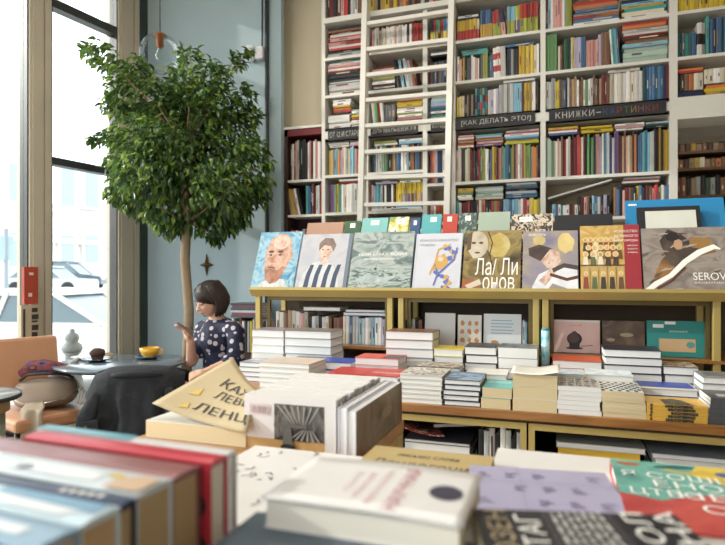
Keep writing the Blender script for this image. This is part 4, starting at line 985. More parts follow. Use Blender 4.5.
# 4 white with ornamental figure
r, w, h = faceout(411, 459.5, 233.5, 'white art book with a blue and ochre ornamental figure', cv('porcelain', 'dadbe0'))
a = front(w, h); a.quad(cv('porcelain', 'c3c4cb'), 0, 0, 1, 1); a.quad(M('grey_strip', 'b9bcc6', .5), 0, 0, .05, 1)
rr = random.Random(4); cobalt = M('cobalt_ink', '5a68a8', .5); och = M('ochre_ink', 'c29a52', .5)
for i in range(34):
    t_ = i/34; u = .62+.22*math.sin(t_*9+.5)*(.5+.5*t_)+rr.uniform(-.05, .05); v = .06+.72*t_+rr.uniform(-.03, .03)
    a.poly(cobalt if i % 3 else och, blob(u, v, rr.uniform(.03, .07), rr.uniform(.025, .05), 9, .35, i))
a.poly(och, blob(.6, .5, .13, .14, 14, .25, 3)); a.poly(skin2, blob(.56, .56, .06, .05, seed=5)); a.band(cobalt, [(.45, .12), (.52, .3), (.68, .42), (.85, .55), (.9, .75)], .035)
a.band(och, [(.35, .3), (.45, .5), (.5, .72), (.75, .8)], .03); a.build('cover_picture', r)
a = front(w, h); a.n = 40; a.text(M('grey_ink', '8a8c96', .5), 'ЯПОНСКОЕ ИСКУССТВО', .08, .86, .9, .9); a.text(M('grey_ink', '8a8c96', .5), 'ГРАВЮРА', .08, .78, .42, .82); a.build('title_lettering', r)
# 5 sepia photo book with brush letters
r, w, h = faceout(461, 520.5, 230.5, 'sepia art book with large white brush lettering over a pale face', cv('sepia', '6f5f4a'))
a = front(w, h); a.quad(art('sepia_photo', ['403629', '70603c', '94804e', '564936', '332c24'], 6, dist=1.2, detail=4), 0, 0, 1, 1); a.poly(art('pale_face', ['7d7264', 'b5a994', 'c4baa8'], 7), blob(.24, .78, .2, .22, seed=8))
a.poly(art('gold_patch', ['8f7836', 'b09a54', 'c4b684'], 9), blob(.62, .76, .2, .2, seed=9)); a.poly(M('rust_paint', '9d5a3c', .5), [(0, .0), (.0, .2), (.2, .22), (.3, .1), (.26, 0)])
a.poly(art('pale_face', ['9a8f80'], 7) if False else M('pale_hand', 'c9bda8', .5), [(.05, .12), (.3, .22), (.34, .14), (.12, .06)])
for u in (.17, .3): a.ell(dkp, u, .8, .04, .02)
a.ell(dkp, .24, .64, .05, .015); a.band(M('sepia_line', '3a3026', .5), [(.42, .98), (.5, .8), (.46, .6), (.52, .4)], .02); a.poly(M('sepia_shadow', '5a4a38', .5), [(.06, .95), (.14, .99), (.12, .7), (.05, .66)]); a.build('cover_picture', r)
a = front(w, h); a.n = 14; a.text(inkw, 'Ла/ Ли', .22, .28, .95, .55); a.text(inkw, 'онов', .36, .05, .9, .25); a.build('title_lettering', r)
# 6 lilac girl
r, w, h = faceout(521.5, 579, 231, 'lilac-grey art book with a painted dark-haired dancer bending in a white dress', cv('lilac_grey', '9b93a0'))
a = front(w, h); a.quad(art('lilac_wash', ['767082', '8d8590', 'a3977f', '827a8a'], 5, detail=5), 0, 0, 1, 1); a.poly(art('gold_wash', ['c2a560', 'd9c48a'], 8), blob(.78, .8, .16, .16, seed=12)); a.poly(art('gold_wash2', ['b39c62', 'cdb884'], 8), blob(.3, .85, .12, .08, seed=13))
a.poly(art('dark_hair', ['3a302e', '5a4a44'], 12), [(.12, .6), (.1, .72), (.3, .78), (.52, .72), (.58, .58), (.5, .5), (.3, .52)]); a.poly(skin2, [(.34, .52), (.5, .7), (.66, .66), (.7, .5), (.58, .4), (.44, .4)])
a.poly(art('white_dress', ['c6c8d2', 'ecebea'], 9), [(.18, .1), (.3, .3), (.6, .42), (.98, .38), (1, .02), (.55, .16), (.4, .0), (.2, 0)]); a.poly(skin2, [(.3, .2), (.52, .4), (.62, .34), (.42, .12)])
a.band(M('dark_sash', '4a3f3c', .5), [(.55, .36), (.75, .44), (1, .4)], .07); a.band(dkp, [(.5, .3), (.8, .22), (1, .26)], .05); a.build('cover_picture', r)
a = front(w, h); a.n = 14; a.text(inkw, 'ВРУБЕЛЬ' if False else 'ЖИВОПИСЬ', .1, .92, .42, .96); a.build('title_lettering', r)
# 7 icons with red strip
r, w, h = faceout(580.5, 643, 225.5, 'art book of golden icons with a red strip on its right', cv('icon_red', '96323a'))
a = front(w, h); a.quad(art('gold_ground', ['9a7c48', 'c8a866', 'b8934e', 'dcc48a'], 10, detail=5), 0, 0, .74, 1); rr = random.Random(6)
robe = [M('robe_red', '8a4434', .5), M('robe_green', '5a6444', .5), M('robe_brown', '6b4a34', .5), M('robe_pale', 'd6ccb4', .5), M('robe_dark', '43392f', .5)]
halo = M('halo_gold', 'd9c07c', .4)
for row_, (y, n, s) in enumerate(((.72, 7, .075), (.60, 6, .085), (.5, 5, .085))):
    for i in range(n):
        u = .09+.58*(i+.5*(row_ % 2))/(n-.4); a.ell(halo, u, y+.07, s*.62, s*.5, n=12); a.ell(skin1, u, y+.065, s*.32, s*.34, n=10); a.poly(robe[rr.randrange(5)], [(u-s*.6, y-.1), (u-s*.4, y+.03), (u+s*.4, y+.03), (u+s*.6, y-.1)])
a.band(dkp, [(0, .41), (.74, .41)], .015)
for i in range(5):
    u = .09+.145*i; a.quad(M('icon_panel', 'b69a62', .5), u-.06, .05, u+.06, .39); a.poly(robe[rr.randrange(5)], [(u-.05, .07), (u-.035, .24), (u+.035, .24), (u+.05, .07)]); a.ell(halo, u, .29, .04, .035, n=10); a.ell(skin1, u, .285, .02, .024, n=8)
a.quad(M('icon_red', '96323a', .45), .74, 0, 1, 1); a.build('cover_picture', r)
a = front(w, h); a.n = 95
for i, s in enumerate(('ИСКУССТВО', 'ВЕЛИКОГО', 'НОВГОРОДА')): a.text(inkw, s, .58, .885-.07*i, .97, .92-.07*i)
for i, s in enumerate(('ИКОНА', 'КНИЖНОСТЬ', 'КАМЕНЬ')): a.text(inkw, s, .80, .68-.05*i, .96, .70-.05*i)
a.build('title_lettering', r)
# 8 grey-brown abstract with white streak
r, w, h = faceout(644, 742, 227.5, 'wide grey-brown art book at the right end with large white title', cv('taupe', '8a7d76'))
a = front(w, h); a.quad(art('taupe_strokes', ['6a605a', '857a73', '998e86', '5a504b'], 7, stretch=(1, 1, 2), detail=6, dist=1.5), 0, 0, 1, 1)
a.poly(art('brown_mass', ['5a4330', '8a6238', '9a7448', '45362a'], 8, detail=4), [(.1, .2), (.2, .5), (.36, .72), (.55, .86), (.72, .78), (.8, .62), (.6, .56), (.45, .42), (.28, .22)])
a.poly(art('dark_mass', ['2e2a28', '463c36', '5a4d44'], 9), [(.24, .62), (.2, .8), (.3, .98), (.44, .9), (.62, .68), (.58, .56), (.44, .52), (.36, .4), (.3, .44)])
a.poly(M('ochre_patch', '94703f', .5), blob(.64, .76, .12, .09, seed=21)); rr = random.Random(31); gm = [M('stroke_grey', 'a79d95', .5), M('stroke_umber', '544840', .5), M('stroke_mauve', '7d7078', .5), M('stroke_sand', '9c8a70', .5)]
for i in range(26):
    u, v = rr.uniform(.02, .9), rr.uniform(.05, .95); a.band(gm[i % 4], [(u, v), (u+.05, v+rr.uniform(.01, .05)), (u+rr.uniform(.08, .14), v+rr.uniform(.02, .08))], [.012, .03, .008])
a.poly(M('figure_flesh', 'b58f72', .5), blob(.40, .74, .05, .08, seed=41)); a.poly(M('figure_dark', '2a2524', .5), blob(.34, .86, .07, .07, seed=42)); a.band(inkw, [(.0, .02), (.14, .16), (.3, .28), (.46, .48), (.62, .62), (.78, .7), (.84, .66)], [.06, .07, .06, .07, .08, .07, .02]); a.band(dkp, [(.14, .08), (.3, .2), (.46, .4)], .03)
a.build('cover_picture', r); a = front(w, h); a.n = 44; a.text(inkw, 'SEROV', .53, .21, .87, .32); a.text(inkw, 'VALENTIN' if False else 'ВАЛЕНТИН', .54, .16, .84, .185); a.build('title_lettering', r)
# ---- second rank behind, only top edges with price tags show
def back_rank(x0, x1, yt, label, cov, tagx=None, Y=3.165, pic=None):
    r, w, h = faceout(x0, x1, yt, label, cov, Y=Y, th=.02, group='books behind the face-out row')
    if pic:
        a = front(w, h); a.quad(pic, 0, .0, 1, 1); a.build('cover_picture', r)
    if tagx is not None:
        a = front(w, h); a.n = 3; a.quad(M('price_tag', 'e6e4de', .5), tagx-.16, .90, tagx+.16, .965); a.quad(M('tag_grey', 'a5a5a2', .5), tagx-.12, .93, tagx+.08, .94); a.build('price_sticker', r, label='white price sticker')
back_rank(296, 334, 222.5, 'pinkish brown book whose top edge shows behind the striped-jacket book', cv('dusty_brown', 'a88470'), None)
back_rank(335, 352, 221, 'dark green book with a tag behind the grey books', cv('bottle_green', '3c5a40'), .5)
back_rank(353, 380, 218, 'teal book with a price tag behind the sea-painting book', cv('aqua_teal', '7ab0ac'), .5)
back_rank(381, 402, 217, 'yellow and green leafy book behind the sea-painting book', cv('leaf_yellow', 'c2b055'), .55, pic=art('leaf_print', ['7f9a5a', 'd0bf5a', 'e0dcc0', '5a8a7a'], 18, 'CONSTANT'))
back_rank(403, 414, 218, 'dark blue book with a tag behind the white ornamental one', cv('deep_blue', '3a5578'), .5)
back_rank(415, 436, 214.5, 'turquoise book with a white tag behind the white ornamental one', cv('turquoise', '5aa2a6'), .6)
back_rank(437, 453, 214, 'red book with a tag behind the white ornamental one', cv('brick_red', 'b04438'), .45)
back_rank(454, 473, 213, 'green-grey drawn-pattern book behind the sepia one', cv('green_grey', '7d9488'), .5, pic=art('line_print', ['7d9488', '3e4f4a', '8fa59a'], 24, 'CONSTANT'))
back_rank(474, 508, 212, 'plain sage book behind the sepia one', cv('sage', '9aa898'), None)
back_rank(509, 553, 214, 'book with swirling cream and black print behind the lilac one', cv('swirl', '5a4e48'), .35, pic=art('swirl_print', ['2e2a2a', 'c9b9a4', '3a3432', 'a08a78'], 11, 'CONSTANT', dist=2.5))
back_rank(554, 616, 214.5, 'black book behind the golden icons', cv('matte_black', '2a2a2e'), None)
r, w, h = faceout(629, 735, 199, 'large bright blue book standing behind the right end of the ledge', cv('cerulean', '2f82b4'), Y=3.205, th=.03, group='books behind the face-out row')
a = front(w, h); a.quad(M('tag_white', 'e6e4de', .5), .03, .94, .12, .96); a.build('price_sticker', r)
r, w, h = faceout(641, 709, 206.5, 'black framed book with a white card, in front of the bright blue one', cv('matte_black', '2a2a2e'), Y=3.16, th=.02, group='books behind the face-out row')
a = front(w, h); a.quad(M('card_white', 'cfcfc4', .6), .13, .4, .93, .95); a.build('card', r, label='white card on the cover'); a = front(w, h); a.n = 4
for i in range(3): a.quad(M('grey_ink', '8a8c96', .5), .3, .72-.05*i, .75, .735-.05*i)
a.build('lettering', r)

# ---------------------------------------------------------------- books on the rear shelf under the ledge
RZ = .9105
def up_row(items, Y, x0, x1, s, h, desc, dep=.14, jit=.1, z=RZ):
    tk = tokens(s); a, b = XatY(x0, Y), XatY(x1, Y); w = (b-a)/len(tk); hm = h*(atY((x0+x1)/2, 0, Y).z-H)/HY
    for i, k in enumerate(tk):
        m = MB(); ms, sl = slotter(); hh = hm*(1-SR.random()*jit); book_geo(m, w*.97, hh, dep, k.split('/')[::-1], None, mk_title(w, k[0]), sl)
        o = bpy.data.objects.new('shelf_book', m.mesh('shelf_book', ms)); COL.objects.link(o); o.location = (a+w*(i+.5), Y, z)
        tag(o, '%s book, %s from left %s' % (PAL[k.split('/')[0]][1], ordn(i), desc), 'book', 'books standing under the ledge')
    return z+hm
z1_ = up_row(0, 3.2, 276, 308, 'w c n a c w p c', 31, 'upright behind the tall white stacks, under the ledge')
up_row(0, 3.2, 308.5, 332, 'k w g k w c n', 27, 'in the darker upright group under the ledge')
z2_ = up_row(0, 3.2, 333.5, 385, 'n n R c w b w w s g w w s w w v', 28, 'upright left of the middle post, under the ledge')
up_row(0, 3.2, 405, 422, 'k g w k n', 28, 'upright right of the middle post, under the ledge')
up_row(0, 3.2, 522.5, 531.5, 'w s k w', 32, 'upright left of the double post, under the ledge')
def flat(x0, x1, Y, z, th, d, cov, label, page=PAGEW):
    a, b = XatY(x0, Y), XatY(x1, Y); return book(((a+b)/2, Y+d/2, z), b-a, d, th, cov, page, label, group=None)
flat(303, 340, 3.21, z1_+.002, .02, .14, cv('off_white', 'd9d4ca'), 'white book lying across the upright ones left, under the ledge')
flat(343, 386, 3.21, z2_+.002, .018, .14, cv('steel_blue', '7d96ae'), 'blue-grey book lying across the upright ones, under the ledge'); flat(345, 385, 3.21, z2_+.021, .018, .14, cv('near_black', '3a3434'), 'black book lying on the blue-grey one, under the ledge')
def facein(x0, x1, yt, label, cov, Y=3.2, th=.015, lean=.12, z=RZ): return faceout(x0, x1, yt, label, cov, Y=Y, th=th, lean=lean, z_=z, group='books facing out under the ledge', name='picture_book')
r, w, h = facein(424, 455, 313, 'plain grey-white book facing out, right of the middle post', cv('grey_white', 'd5d3ce'))
r, w, h = facein(457, 481.5, 315, 'white book with orange figures facing out under the ledge', cv('off_white', 'd9d4ca'), Y=3.19)
a = front(w, h)
for i in range(9): a.poly(M('orange_ink', 'c98a50', .5), blob(.2+.3*(i % 3), .25+.25*(i//3), .09, .08, 9, .3, i))
a.build('cover_picture', r)
r, w, h = facein(483, 521.5, 314, 'white book with fine pale-blue lettering facing out under the ledge', cv('ice_white', 'dce1e2'), Y=3.2)
a = front(w, h)
for i in range(5): a.quad(M('pale_blue_ink', '8fb2c4', .5), .2, .8-.09*i, .75+.05*(i % 2), .825-.09*i)
a.poly(M('orange_ink', 'c98a50', .5), blob(.3, .2, .1, .05, seed=3)); a.build('cover_picture', r)
ht = zat(545, 328, 3.055)-TZ
t = thing('tube', (XatY(545.5, 3.055), 3.055, TZ), 'turquoise printed cardboard tube standing at the double post', 'tube')
m = MB(); m.lathe([(0, 0), (.021, 0), (.021, ht-.012), (0, ht-.012)], 20); m.build('tube_body', art('turquoise_print', ['3fa3b8', '62b8c8', 'bfe0e4', '3a94aa'], 18), t)
m = MB(); m.lathe([(0, ht-.012), (.019, ht-.012), (.019, ht-.002), (0, ht)], 20); m.build('cap', M('teal_cap', '3a8ea4', .4), t)
r, w, h = facein(552, 600.5, 320, 'pink book with a dark round pot on its cover, facing out', cv('salmon_pink', 'd3aea6'), Y=3.18)
a = front(w, h); a.quad(art('pink_wash', ['cfa8a0', 'dcb9b0', 'd6b0a6'], 5), .0, 0, 1, .93); a.quad(cv('off_white', 'd9d4ca'), 0, .93, 1, 1); a.ell(ink, .47, .42, .16, .20); a.ell(M('pot_brown', '55423c', .5), .45, .44, .12, .14); a.quad(ink, .36, .16, .58, .28); a.ell(ink, .47, .14, .18, .04); a.band(dkp, [(.6, .2), (.85, .24)], .02)
a.ell(M('pot_brown', '55423c', .5), .47, .62, .05, .04); a.text(redi, 'КУХНЯ', .38, .82, .62, .85); a.build('cover_picture', r)
r, w, h = facein(602, 645.5, 321, 'dark brown photo book facing out between the pink and teal ones', cv('umber', '5a4438'), Y=3.2)
a = front(w, h); a.quad(art('dark_photo', ['33261f', '5a4438', '6f5a48', '2c2522'], 8), 0, 0, 1, 1); a.ell(M('pale_spot', 'a8987a', .5), .58, .58, .16, .06); a.ell(M('pale_spot', 'a8987a', .5), .2, .42, .1, .05); a.build('cover_picture', r)
r, w, h = facein(647, 709, 321, 'teal folder with a kraft note and price tags, right end under the ledge', cv('deep_teal', '2f827e'), Y=3.17)
a = front(w, h); a.n = 2; a.quad(M('price_tag', 'e6e4de', .5), .1, .8, .28, .9); a.quad(M('price_tag', 'e6e4de', .5), .3, .9, .48, .98); a.build('price_sticker', r)
a = front(w, h); a.n = 3; a.quad(M('kraft_note', 'c0a27c', .7), .2, .14, .8, .5); a.ell(M('teal_dot', '5a8f88', .5), .72, .34, .07, .09); a.build('note', r, label='kraft paper note'); a = front(w, h); a.n = 3; a.text(inkw, 'БЛОКНОТ', .38, .68, .68, .73); a.build('title_lettering', r)
r, w, h = facein(690, 711, 330, 'darker teal folder leaning at the far right behind the note', cv('dark_sea', '24615e'), Y=3.215)

# ---------------------------------------------------------------- lower compartments
CZ = .4205
def lowbook(x0, x1, Y, z, th, d, cov, label, rz=0, page=PAGEW, spine='back'):
    a, b = XatY(x0, Y), XatY(x1, Y); return book(((a+b)/2, Y+d/2, z), b-a, d, th, cov, page, label, rz, spine)
zs = CZ
for i, (c_, th) in enumerate((('a89a8c', .045), ('d9d4ca', .04), ('8d3a34', .03), ('d9d4ca', .032), ('4a4c52', .016))):
    lowbook(404, 470, 2.50, zs, th-.0005, .22, M('cover_low_%d' % i, c_, .45), ['tan', 'white', 'dark red', 'off-white', 'charcoal'][i]+' book, '+['bottom', 'second', 'third', 'fourth', 'top'][i]+' of the flat pile under the table edge', page=PAGEW, spine='front' if i == 2 else 'back'); zs += th
t = thing('magazine', ((XatY(415, 2.54)), 2.62, zs+.001), 'red and white patterned magazine on top of the pile under the table edge', 'magazine', rz=.35)
m = MB(); m.sheet(lambda u, v: (-.1+.2*u, -.12+.24*v, .012+.05*(1-u)**2+.006*math.sin(v*5)), 8, 6, .004); m.build('cover', art('red_white_print', ['c5463e', 'e4dcd4', 'c5463e', '6a5450', 'e4dcd4'], 18, 'CONSTANT', stretch=(1, 3, 1)), t)
t = thing('magazine', ((XatY(458, 2.52)), 2.60, zs+.05), 'grey magazine tilted on the pile under the table edge', 'magazine', rz=-.2)
m = MB(); m.box((0, 0, .02), (.2, .16, .012), 0, rotm(0, -.16, 0)); m.build('cover', M('grey_magazine', 'a39c98', .4), t)
hz = CZ
for i, (k, hh) in enumerate((('k', .235), ('g', .23), ('w', .245), ('k', .22), ('w', .25), ('g', .24), ('k', .21), ('w', .235))):
    m = MB(); ms, sl = slotter(); x = XatY(479+5.4*i, 2.5); w = XatY(484.4+5.4*i, 2.5)-x; book_geo(m, w*.95, hh, .18, [k], None, mk_title(w, k), sl)
    o = bpy.data.objects.new('shelf_book', m.mesh('shelf_book', ms)); COL.objects.link(o); o.location = (x+w/2, 2.48, CZ)
    tag(o, '%s book, %s from left standing in the compartment under the table edge' % (PAL[k][1], ordn(i)), 'book', 'books standing under the table')
zs = CZ
for i, (c_, th, nm_) in enumerate((('d9d4ca', .06, 'white'), ('3a3434', .05, 'black'), ('d9d4ca', .05, 'off-white'), ('dfb63a', .03, 'yellow'))):
    lowbook(558, 640, 2.49, zs, th-.0005, .3, M('cover_lower_%d' % i, c_, .45), nm_+' book, '+['bottom', 'second', 'third', 'fourth'][i]+' in the right pile under the table', spine='front' if i == 3 else 'back'); zs += th
lowbook(556, 646, 2.475, zs, .022, .3, cv('speckled_white', 'cfcac0'), 'long speckled white book on top of the right pile under the table')
zs = CZ
for i, (c_, th, nm_) in enumerate((('d9d4ca', .07, 'white'), ('8d8f96', .06, 'grey'), ('3a3434', .05, 'black'))):
    lowbook(655, 740, 2.49, zs, th-.0005, .3, M('cover_lowest_%d' % i, c_, .45), nm_+' book, '+['bottom', 'second', 'third'][i]+' in the rightmost pile under the table'); zs += th
lowbook(652, 742, 2.48, zs, .018, .3, cv('pale_blue_grey', 'b9c0c6'), 'pale blue-grey book on top of the rightmost pile under the table')
# ================================================================= CAFE CORNER
slate = M('slate_table_top', '66727a', .18, .08, 4, coat=.4); tabrim = M('dark_table_rim', '2f3438', .4)
tc = atz(122, 361.5, .74)
t = thing('cafe_table', (tc.x, tc.y, 0), 'round slate-grey cafe table with a cup and a muffin on it', 'table')
ca, sa = math.cos(TH), math.sin(TH)
tr = .415
m = MB(); m.lathe([(0, .722), (tr-.012, .722), (tr, .728), (tr, .736), (tr-.004, .74), (0, .74)], 56); m.build('table_top', slate, t)
m = MB(); m.lathe([(0, .712), (tr-.03, .712), (tr-.03, .722), (0, .722)], 40); m.build('rim', tabrim, t)
m = MB(); m.lathe([(.02, .04), (.02, .712)], 14); m.build('column', M('black_iron', '2a2a2c', .5), t)
for k in range(3):
    a_ = k*2*PI/3+.3
    m = MB(); m.tube([(0, 0, .25), (.15*math.cos(a_), .15*math.sin(a_), .1), (.25*math.cos(a_), .25*math.sin(a_), .012)], [.018, .016, .012], 8); m.build('leg', M('black_iron', '2a2a2c', .5), t)
# a thin slanting stay seen under the near edge
a0 = atz(117, 376, .715); 
m = MB(); m.tube([atz(118, 374, .715), atd(84, 432, a0.x*VX+a0.y*VY+.02)], .010, 8); m.build('stay', M('bronze_rod', '5a4c3a', .5, metal=.4), t, world=True)
def saucer(mat, r, loc, label):
    s = thing('saucer', loc, label, 'saucer'); m = MB(); m.lathe([(0, 0), (r*.5, 0), (r*.55, .004), (r*.95, .016), (r, .019), (r*.97, .021), (r*.55, .009), (0, .007)], 32); m.build('plate', mat, s); return s
blueg = M('blue_glaze', '3d5a72', .2, .08, coat=.5)
p = atz(149.5, 357.5, .748); saucer(blueg, .093, (p.x, p.y, .7405), 'blue saucer under the yellow cup')
c = thing('cup', (p.x, p.y, .7485), 'yellow coffee cup on the blue saucer', 'cup')
yel = M('yellow_glaze', 'dba321', .2, .05, coat=.5)
m = MB(); m.lathe([(0, 0), (.034, 0), (.036, .006), (.058, .03), (.068, .068), (.064, .069), (.054, .034), (.03, .01), (0, .009)], 32); m.build('bowl', yel, c)
m = MB(); h_ = [(.058, 0, .056), (.082, 0, .058), (.094, 0, .042), (.082, 0, .024), (.052, 0, .024)]; m.tube(h_, .0065, 8); m.map(lambda v: rotm(0, 0, .35) @ v); m.build('handle', yel, c)
m = MB(); m.lathe([(0, .056), (.061, .056), (.061, .058), (0, .0585)], 28); m.build('coffee', M('milk_coffee', 'c8a888', .4, .15, 30), c, label='milky coffee surface')
m = MB(); m.tube([(.0, .09, .012), (-.03, .06, .06), (-.085, .01, .13), (-.09, 0, .14)], .003, 6); 
p = atz(97.5, 360, .748); saucer(M('navy_glaze', '2a3442', .2, .08, coat=.5), .10, (p.x, p.y, .7405), 'dark navy saucer under the muffin')
mf = thing('muffin', (p.x, p.y, .748), 'dark chocolate muffin in a brown paper case on the navy saucer', 'muffin')
m = MB()
n = 40; vs = []
for z, r in ((0, .032), (.045, .044)):
    for k in range(n): a_ = 2*PI*k/n; rr_ = r*(1+.05*(-1)**k); vs.append((rr_*math.cos(a_), rr_*math.sin(a_), z))
m.add(vs, [(k, (k+1) % n, n+(k+1) % n, n+k) for k in range(n)]+[tuple(range(n-1, -1, -1)), tuple(range(n, 2*n))]); m.build('paper_case', M('brown_paper_case', '5a4034', .8), mf)
m = MB(); rr = random.Random(5); m.ell((0, 0, .047), (.05, .05, .034), seg=20, rings=12, fn=lambda q: q*(1+.08*math.sin(q.x*9+q.y*7)*math.cos(q.z*8))); m.build('cake_top', M('chocolate_cake', '4a352c', .9, .3, 40, bump=.6), mf)
p = atz(84, 358, .742)
pl = thing('plate', (p.x, p.y, .7405), 'small pale plate with crumbs at the left of the muffin', 'plate'); m = MB(); m.lathe([(0, 0), (.05, 0), (.085, .008), (.088, .011), (.05, .004), (0, .004)], 28); m.build('dish', M('pale_glaze', 'b9b6ac', .3), pl)
p = atz(106, 354, .742)
m = MB(); m.sheet(lambda u, v: (p.x-.06+.13*u, p.y-.05+.09*v, .7425+.006*math.sin(u*4)*v), 6, 4, .0012); o = m.build('napkin', M('brown_napkin', 'a8865a', .9)); tag(o, 'crumpled tan napkin lying behind the muffin', 'napkin')

# ---- chairs
leather = M('tan_leather', 'c08e6c', .42, .08, 10, bump=.05, bscale=120); blackf = M('black_chair_frame', '2b2826', .5)
def chair(loc, rz, label, bz=.735, bh=.35):
    """faces local -Y; x right"""
    t = thing('cafe_chair', loc, label, 'chair', rz=rz)
    m = MB(); m.rbox((0, -.06, .445), (.46, .52, .075), .02); m.build('seat', leather, t)
    m = MB(); m.rbox((0, .235, bz), (.47, .05, bh), .022, R=rotm(-.14)); 
    m.map(lambda v: Vector((v.x, v.y-.05*(1-(v.x/.25)**2)*0-.06*(v.x/.235)**2, v.z))); m.build('backrest', leather, t)
    for sx in (-1, 1):
        m = MB(); m.tube([(sx*.2, -.27, .41), (sx*.21, -.29, 0)], [.016, .012], 8); m.build('leg', blackf, t)
        m = MB(); m.tube([(sx*.235, .275 if bz > .7 else .25, bz+bh*.36), (sx*.235, .22, .6), (sx*.225, .195, .42), (sx*.22, .26, 0)], [.016, .017, .018, .012], 8); m.build('leg', blackf, t)
    m = MB(); m.tube([(-.2, -.25, .40), (.2, -.25, .40), (.22, .19, .40), (-.22, .19, .40), (-.2, -.25, .40)], .012, 6); m.build('seat_frame', blackf, t)
    return t
# left chair faces the camera-right
lp = atd(33, 407, 3.645); lc = chair((lp.x, lp.y, 0), TH+.92, 'tan leather chair with black frame at left, a handbag on its seat')
Mc = wmat(lc)
def onc(x, y, z): return Mc @ Vector((x, y, z))
# handbag
bp_ = atd(46, 405, 3.66)
hb = thing('handbag', (bp_.x, bp_.y, .4835), 'taupe leather handbag lying on the left chair', 'handbag', rz=TH+.34); hb.scale = (.9, .9, .9)
taupe = M('taupe_leather', '9c8a78', .4, .08, 12, bump=.08, bscale=50)
def sup(q, e=.55): return Vector([math.copysign(abs(k)**e, k) for k in q])
m = MB(); m.ell((0, .02, .10), (.20, .145, .098), seg=28, rings=18, fn=lambda q: (lambda s: Vector((s.x, s.y*(1-.18*s.z), s.z+.10*math.sin(s.x*2.2)*.4)))(sup(q, .6))); 
lo = min(v.z for v in m.v); m.map(lambda v: v-Vector((0, 0, lo))); m.build('bag_body', taupe, hb)
m = MB(); m.tube([(-.20, -.06, .08), (-.12, -.13, .05), (.0, -.155, .045), (.12, -.135, .06), (.21, -.05, .1)], .012, 8); m.build('seam_roll', taupe, hb)
m = MB(); m.tube([(-.16, .0, .19), (-.1, -.07, .24), (.02, -.09, .245), (.13, -.04, .225), (.17, .03, .19)], .011, 8); m.build('strap', M('dark_strap', '3c322c', .5), hb)
m = MB(); m.tube([(.02, -.175, .055), (.12, -.16, .07)], .006, 6); m.build('buckle', M('bag_buckle', '8d8378', .3, metal=.8), hb)
# scarf on bag, striped
sc_m = art('striped_scarf', ['2f2836', '5a4a70', '8a4a40', '703a44', '2e2a3c', '94644a'], 5, 'CONSTANT', stretch=(1, 3, 6), rough=.9, dist=.2, detail=1)
m = MB()
pts = [(-.17, .06, .235), (-.10, .02, .275), (-.02, .04, .285), (.06, .0, .27), (.13, .03, .25), (.20, .0, .235)]
m.tube([Vector(q) for q in pts], [.025, .042, .05, .045, .036, .022], 14)
m.tube([Vector((-.12, .06, .28)), Vector((-.05, .03, .30)), Vector((.04, .03, .29))], [.018, .03, .018], 10)
m.map(lambda v: hb.matrix_basis @ (v+Vector((math.sin(v.y*60)*.006, 0, math.sin(v.x*45)*.008))))
o = m.build('striped_scarf', sc_m); tag(o, 'bundled purple and rust striped scarf on the handbag', 'scarf')
# newspaper / white bag behind
m = MB(); m.sheet(lambda u, v: hb.matrix_basis @ Vector((-.02+.17*u+.05*v, .13-.05*math.sin(u*3)+.02*v, .17+.11*v+.03*u+.012*math.sin(9*u))), 10, 6, .004)
o = m.build('folded_paper', M('white_paper', 'e2ded6', .8)); tag(o, 'white folded paper sticking up behind the striped scarf', 'paper')
# taupe sleeve hanging off the seat, and net strap on the right
SHP = [atd(33, 399, 3.60), atd(34, 406.5, 3.48), atd(33, 411, 3.36), atd(31, 424, 3.335), atd(26, 442, 3.33)]
def shawl(u, v):
    q = v*4; i = min(3, int(q)); f = q-i; p = SHP[i]*(1-f)+SHP[i+1]*f; wdt = .11+.03*math.sin(v*3)
    return p+Vector((RX, RY, 0))*((u-.5)*wdt+.008*math.sin(v*9))+Vector((VX, VY, 0))*(.012*math.sin(u*11+v*2))
m = MB(); m.sheet(shawl, 10, 20, .006)
o = m.build('taupe_shawl', M('taupe_knit', 'a3937f', .9, .1, 40, bump=.3)); tag(o, 'taupe shawl end hanging over the front of the left chair', 'shawl')
m = MB()
for q in range(4): m.tube([hb.matrix_basis @ Vector((.16+.015*q, .06-.02*q, .19-.02*q)), hb.matrix_basis @ Vector((.225+.02*q, -.02-.02*q, .13-.02*q)), hb.matrix_basis @ Vector((.215+.014*q, -.12, .03))], .007, 6)
o = m.build('cord_bundle', M('white_cord', 'cfc8bd', .8)); tag(o, 'white cords spilling over the right side of the handbag', 'cord')
# chair with jacket: back towards the camera
jp = atd(152, 400, 3.25); jr = TH+PI+.12
jc = chair((jp.x, jp.y, 0), jr, 'chair hidden under the black jacket, at the near side of the cafe table', .62, .26)
jt = thing('jacket', (jp.x, jp.y, .24), 'black jacket draped over the back of a chair by the cafe table', 'jacket', rz=jr)
jm = M('black_jacket_cloth', '1f2024', .8, .35, 14, bump=.5, bscale=35)
def drape(u, v):
    # u across, v from the front hem over the top to the back hem (local: backrest at +y)
    q = max(0, v-.46)/.54; e = (u-.5)*2
    x = e*(.225+.055*q**.7+(.03*q if e > 0 else 0)); top = .815-.018*e*e-.05*max(0, abs(e)-.7)
    fold = math.sin(u*23+2.2*q)*.5+math.sin(u*41+1.1)*.3+math.sin(u*9-3*q)*.6
    if v < .34: y = .15; z = top-(.34-v)*1.0
    elif v < .46: k = (v-.34)/.12; y = .15+.19*k; z = top+.018*math.sin(k*PI)
    else: y = .34+.06*q+fold*.020*min(1, q*2.5); z = top-q*.56-(.02*math.sin(u*7) if v > .9 else 0)
    return Vector((x+.006*math.sin(q*19+u*5), y-.07*e*e*(1 if v > .4 else .3), z-.24))
m = MB(); m.sheet(drape, 60, 50, -.010); m.build('jacket_back', jm, jt)
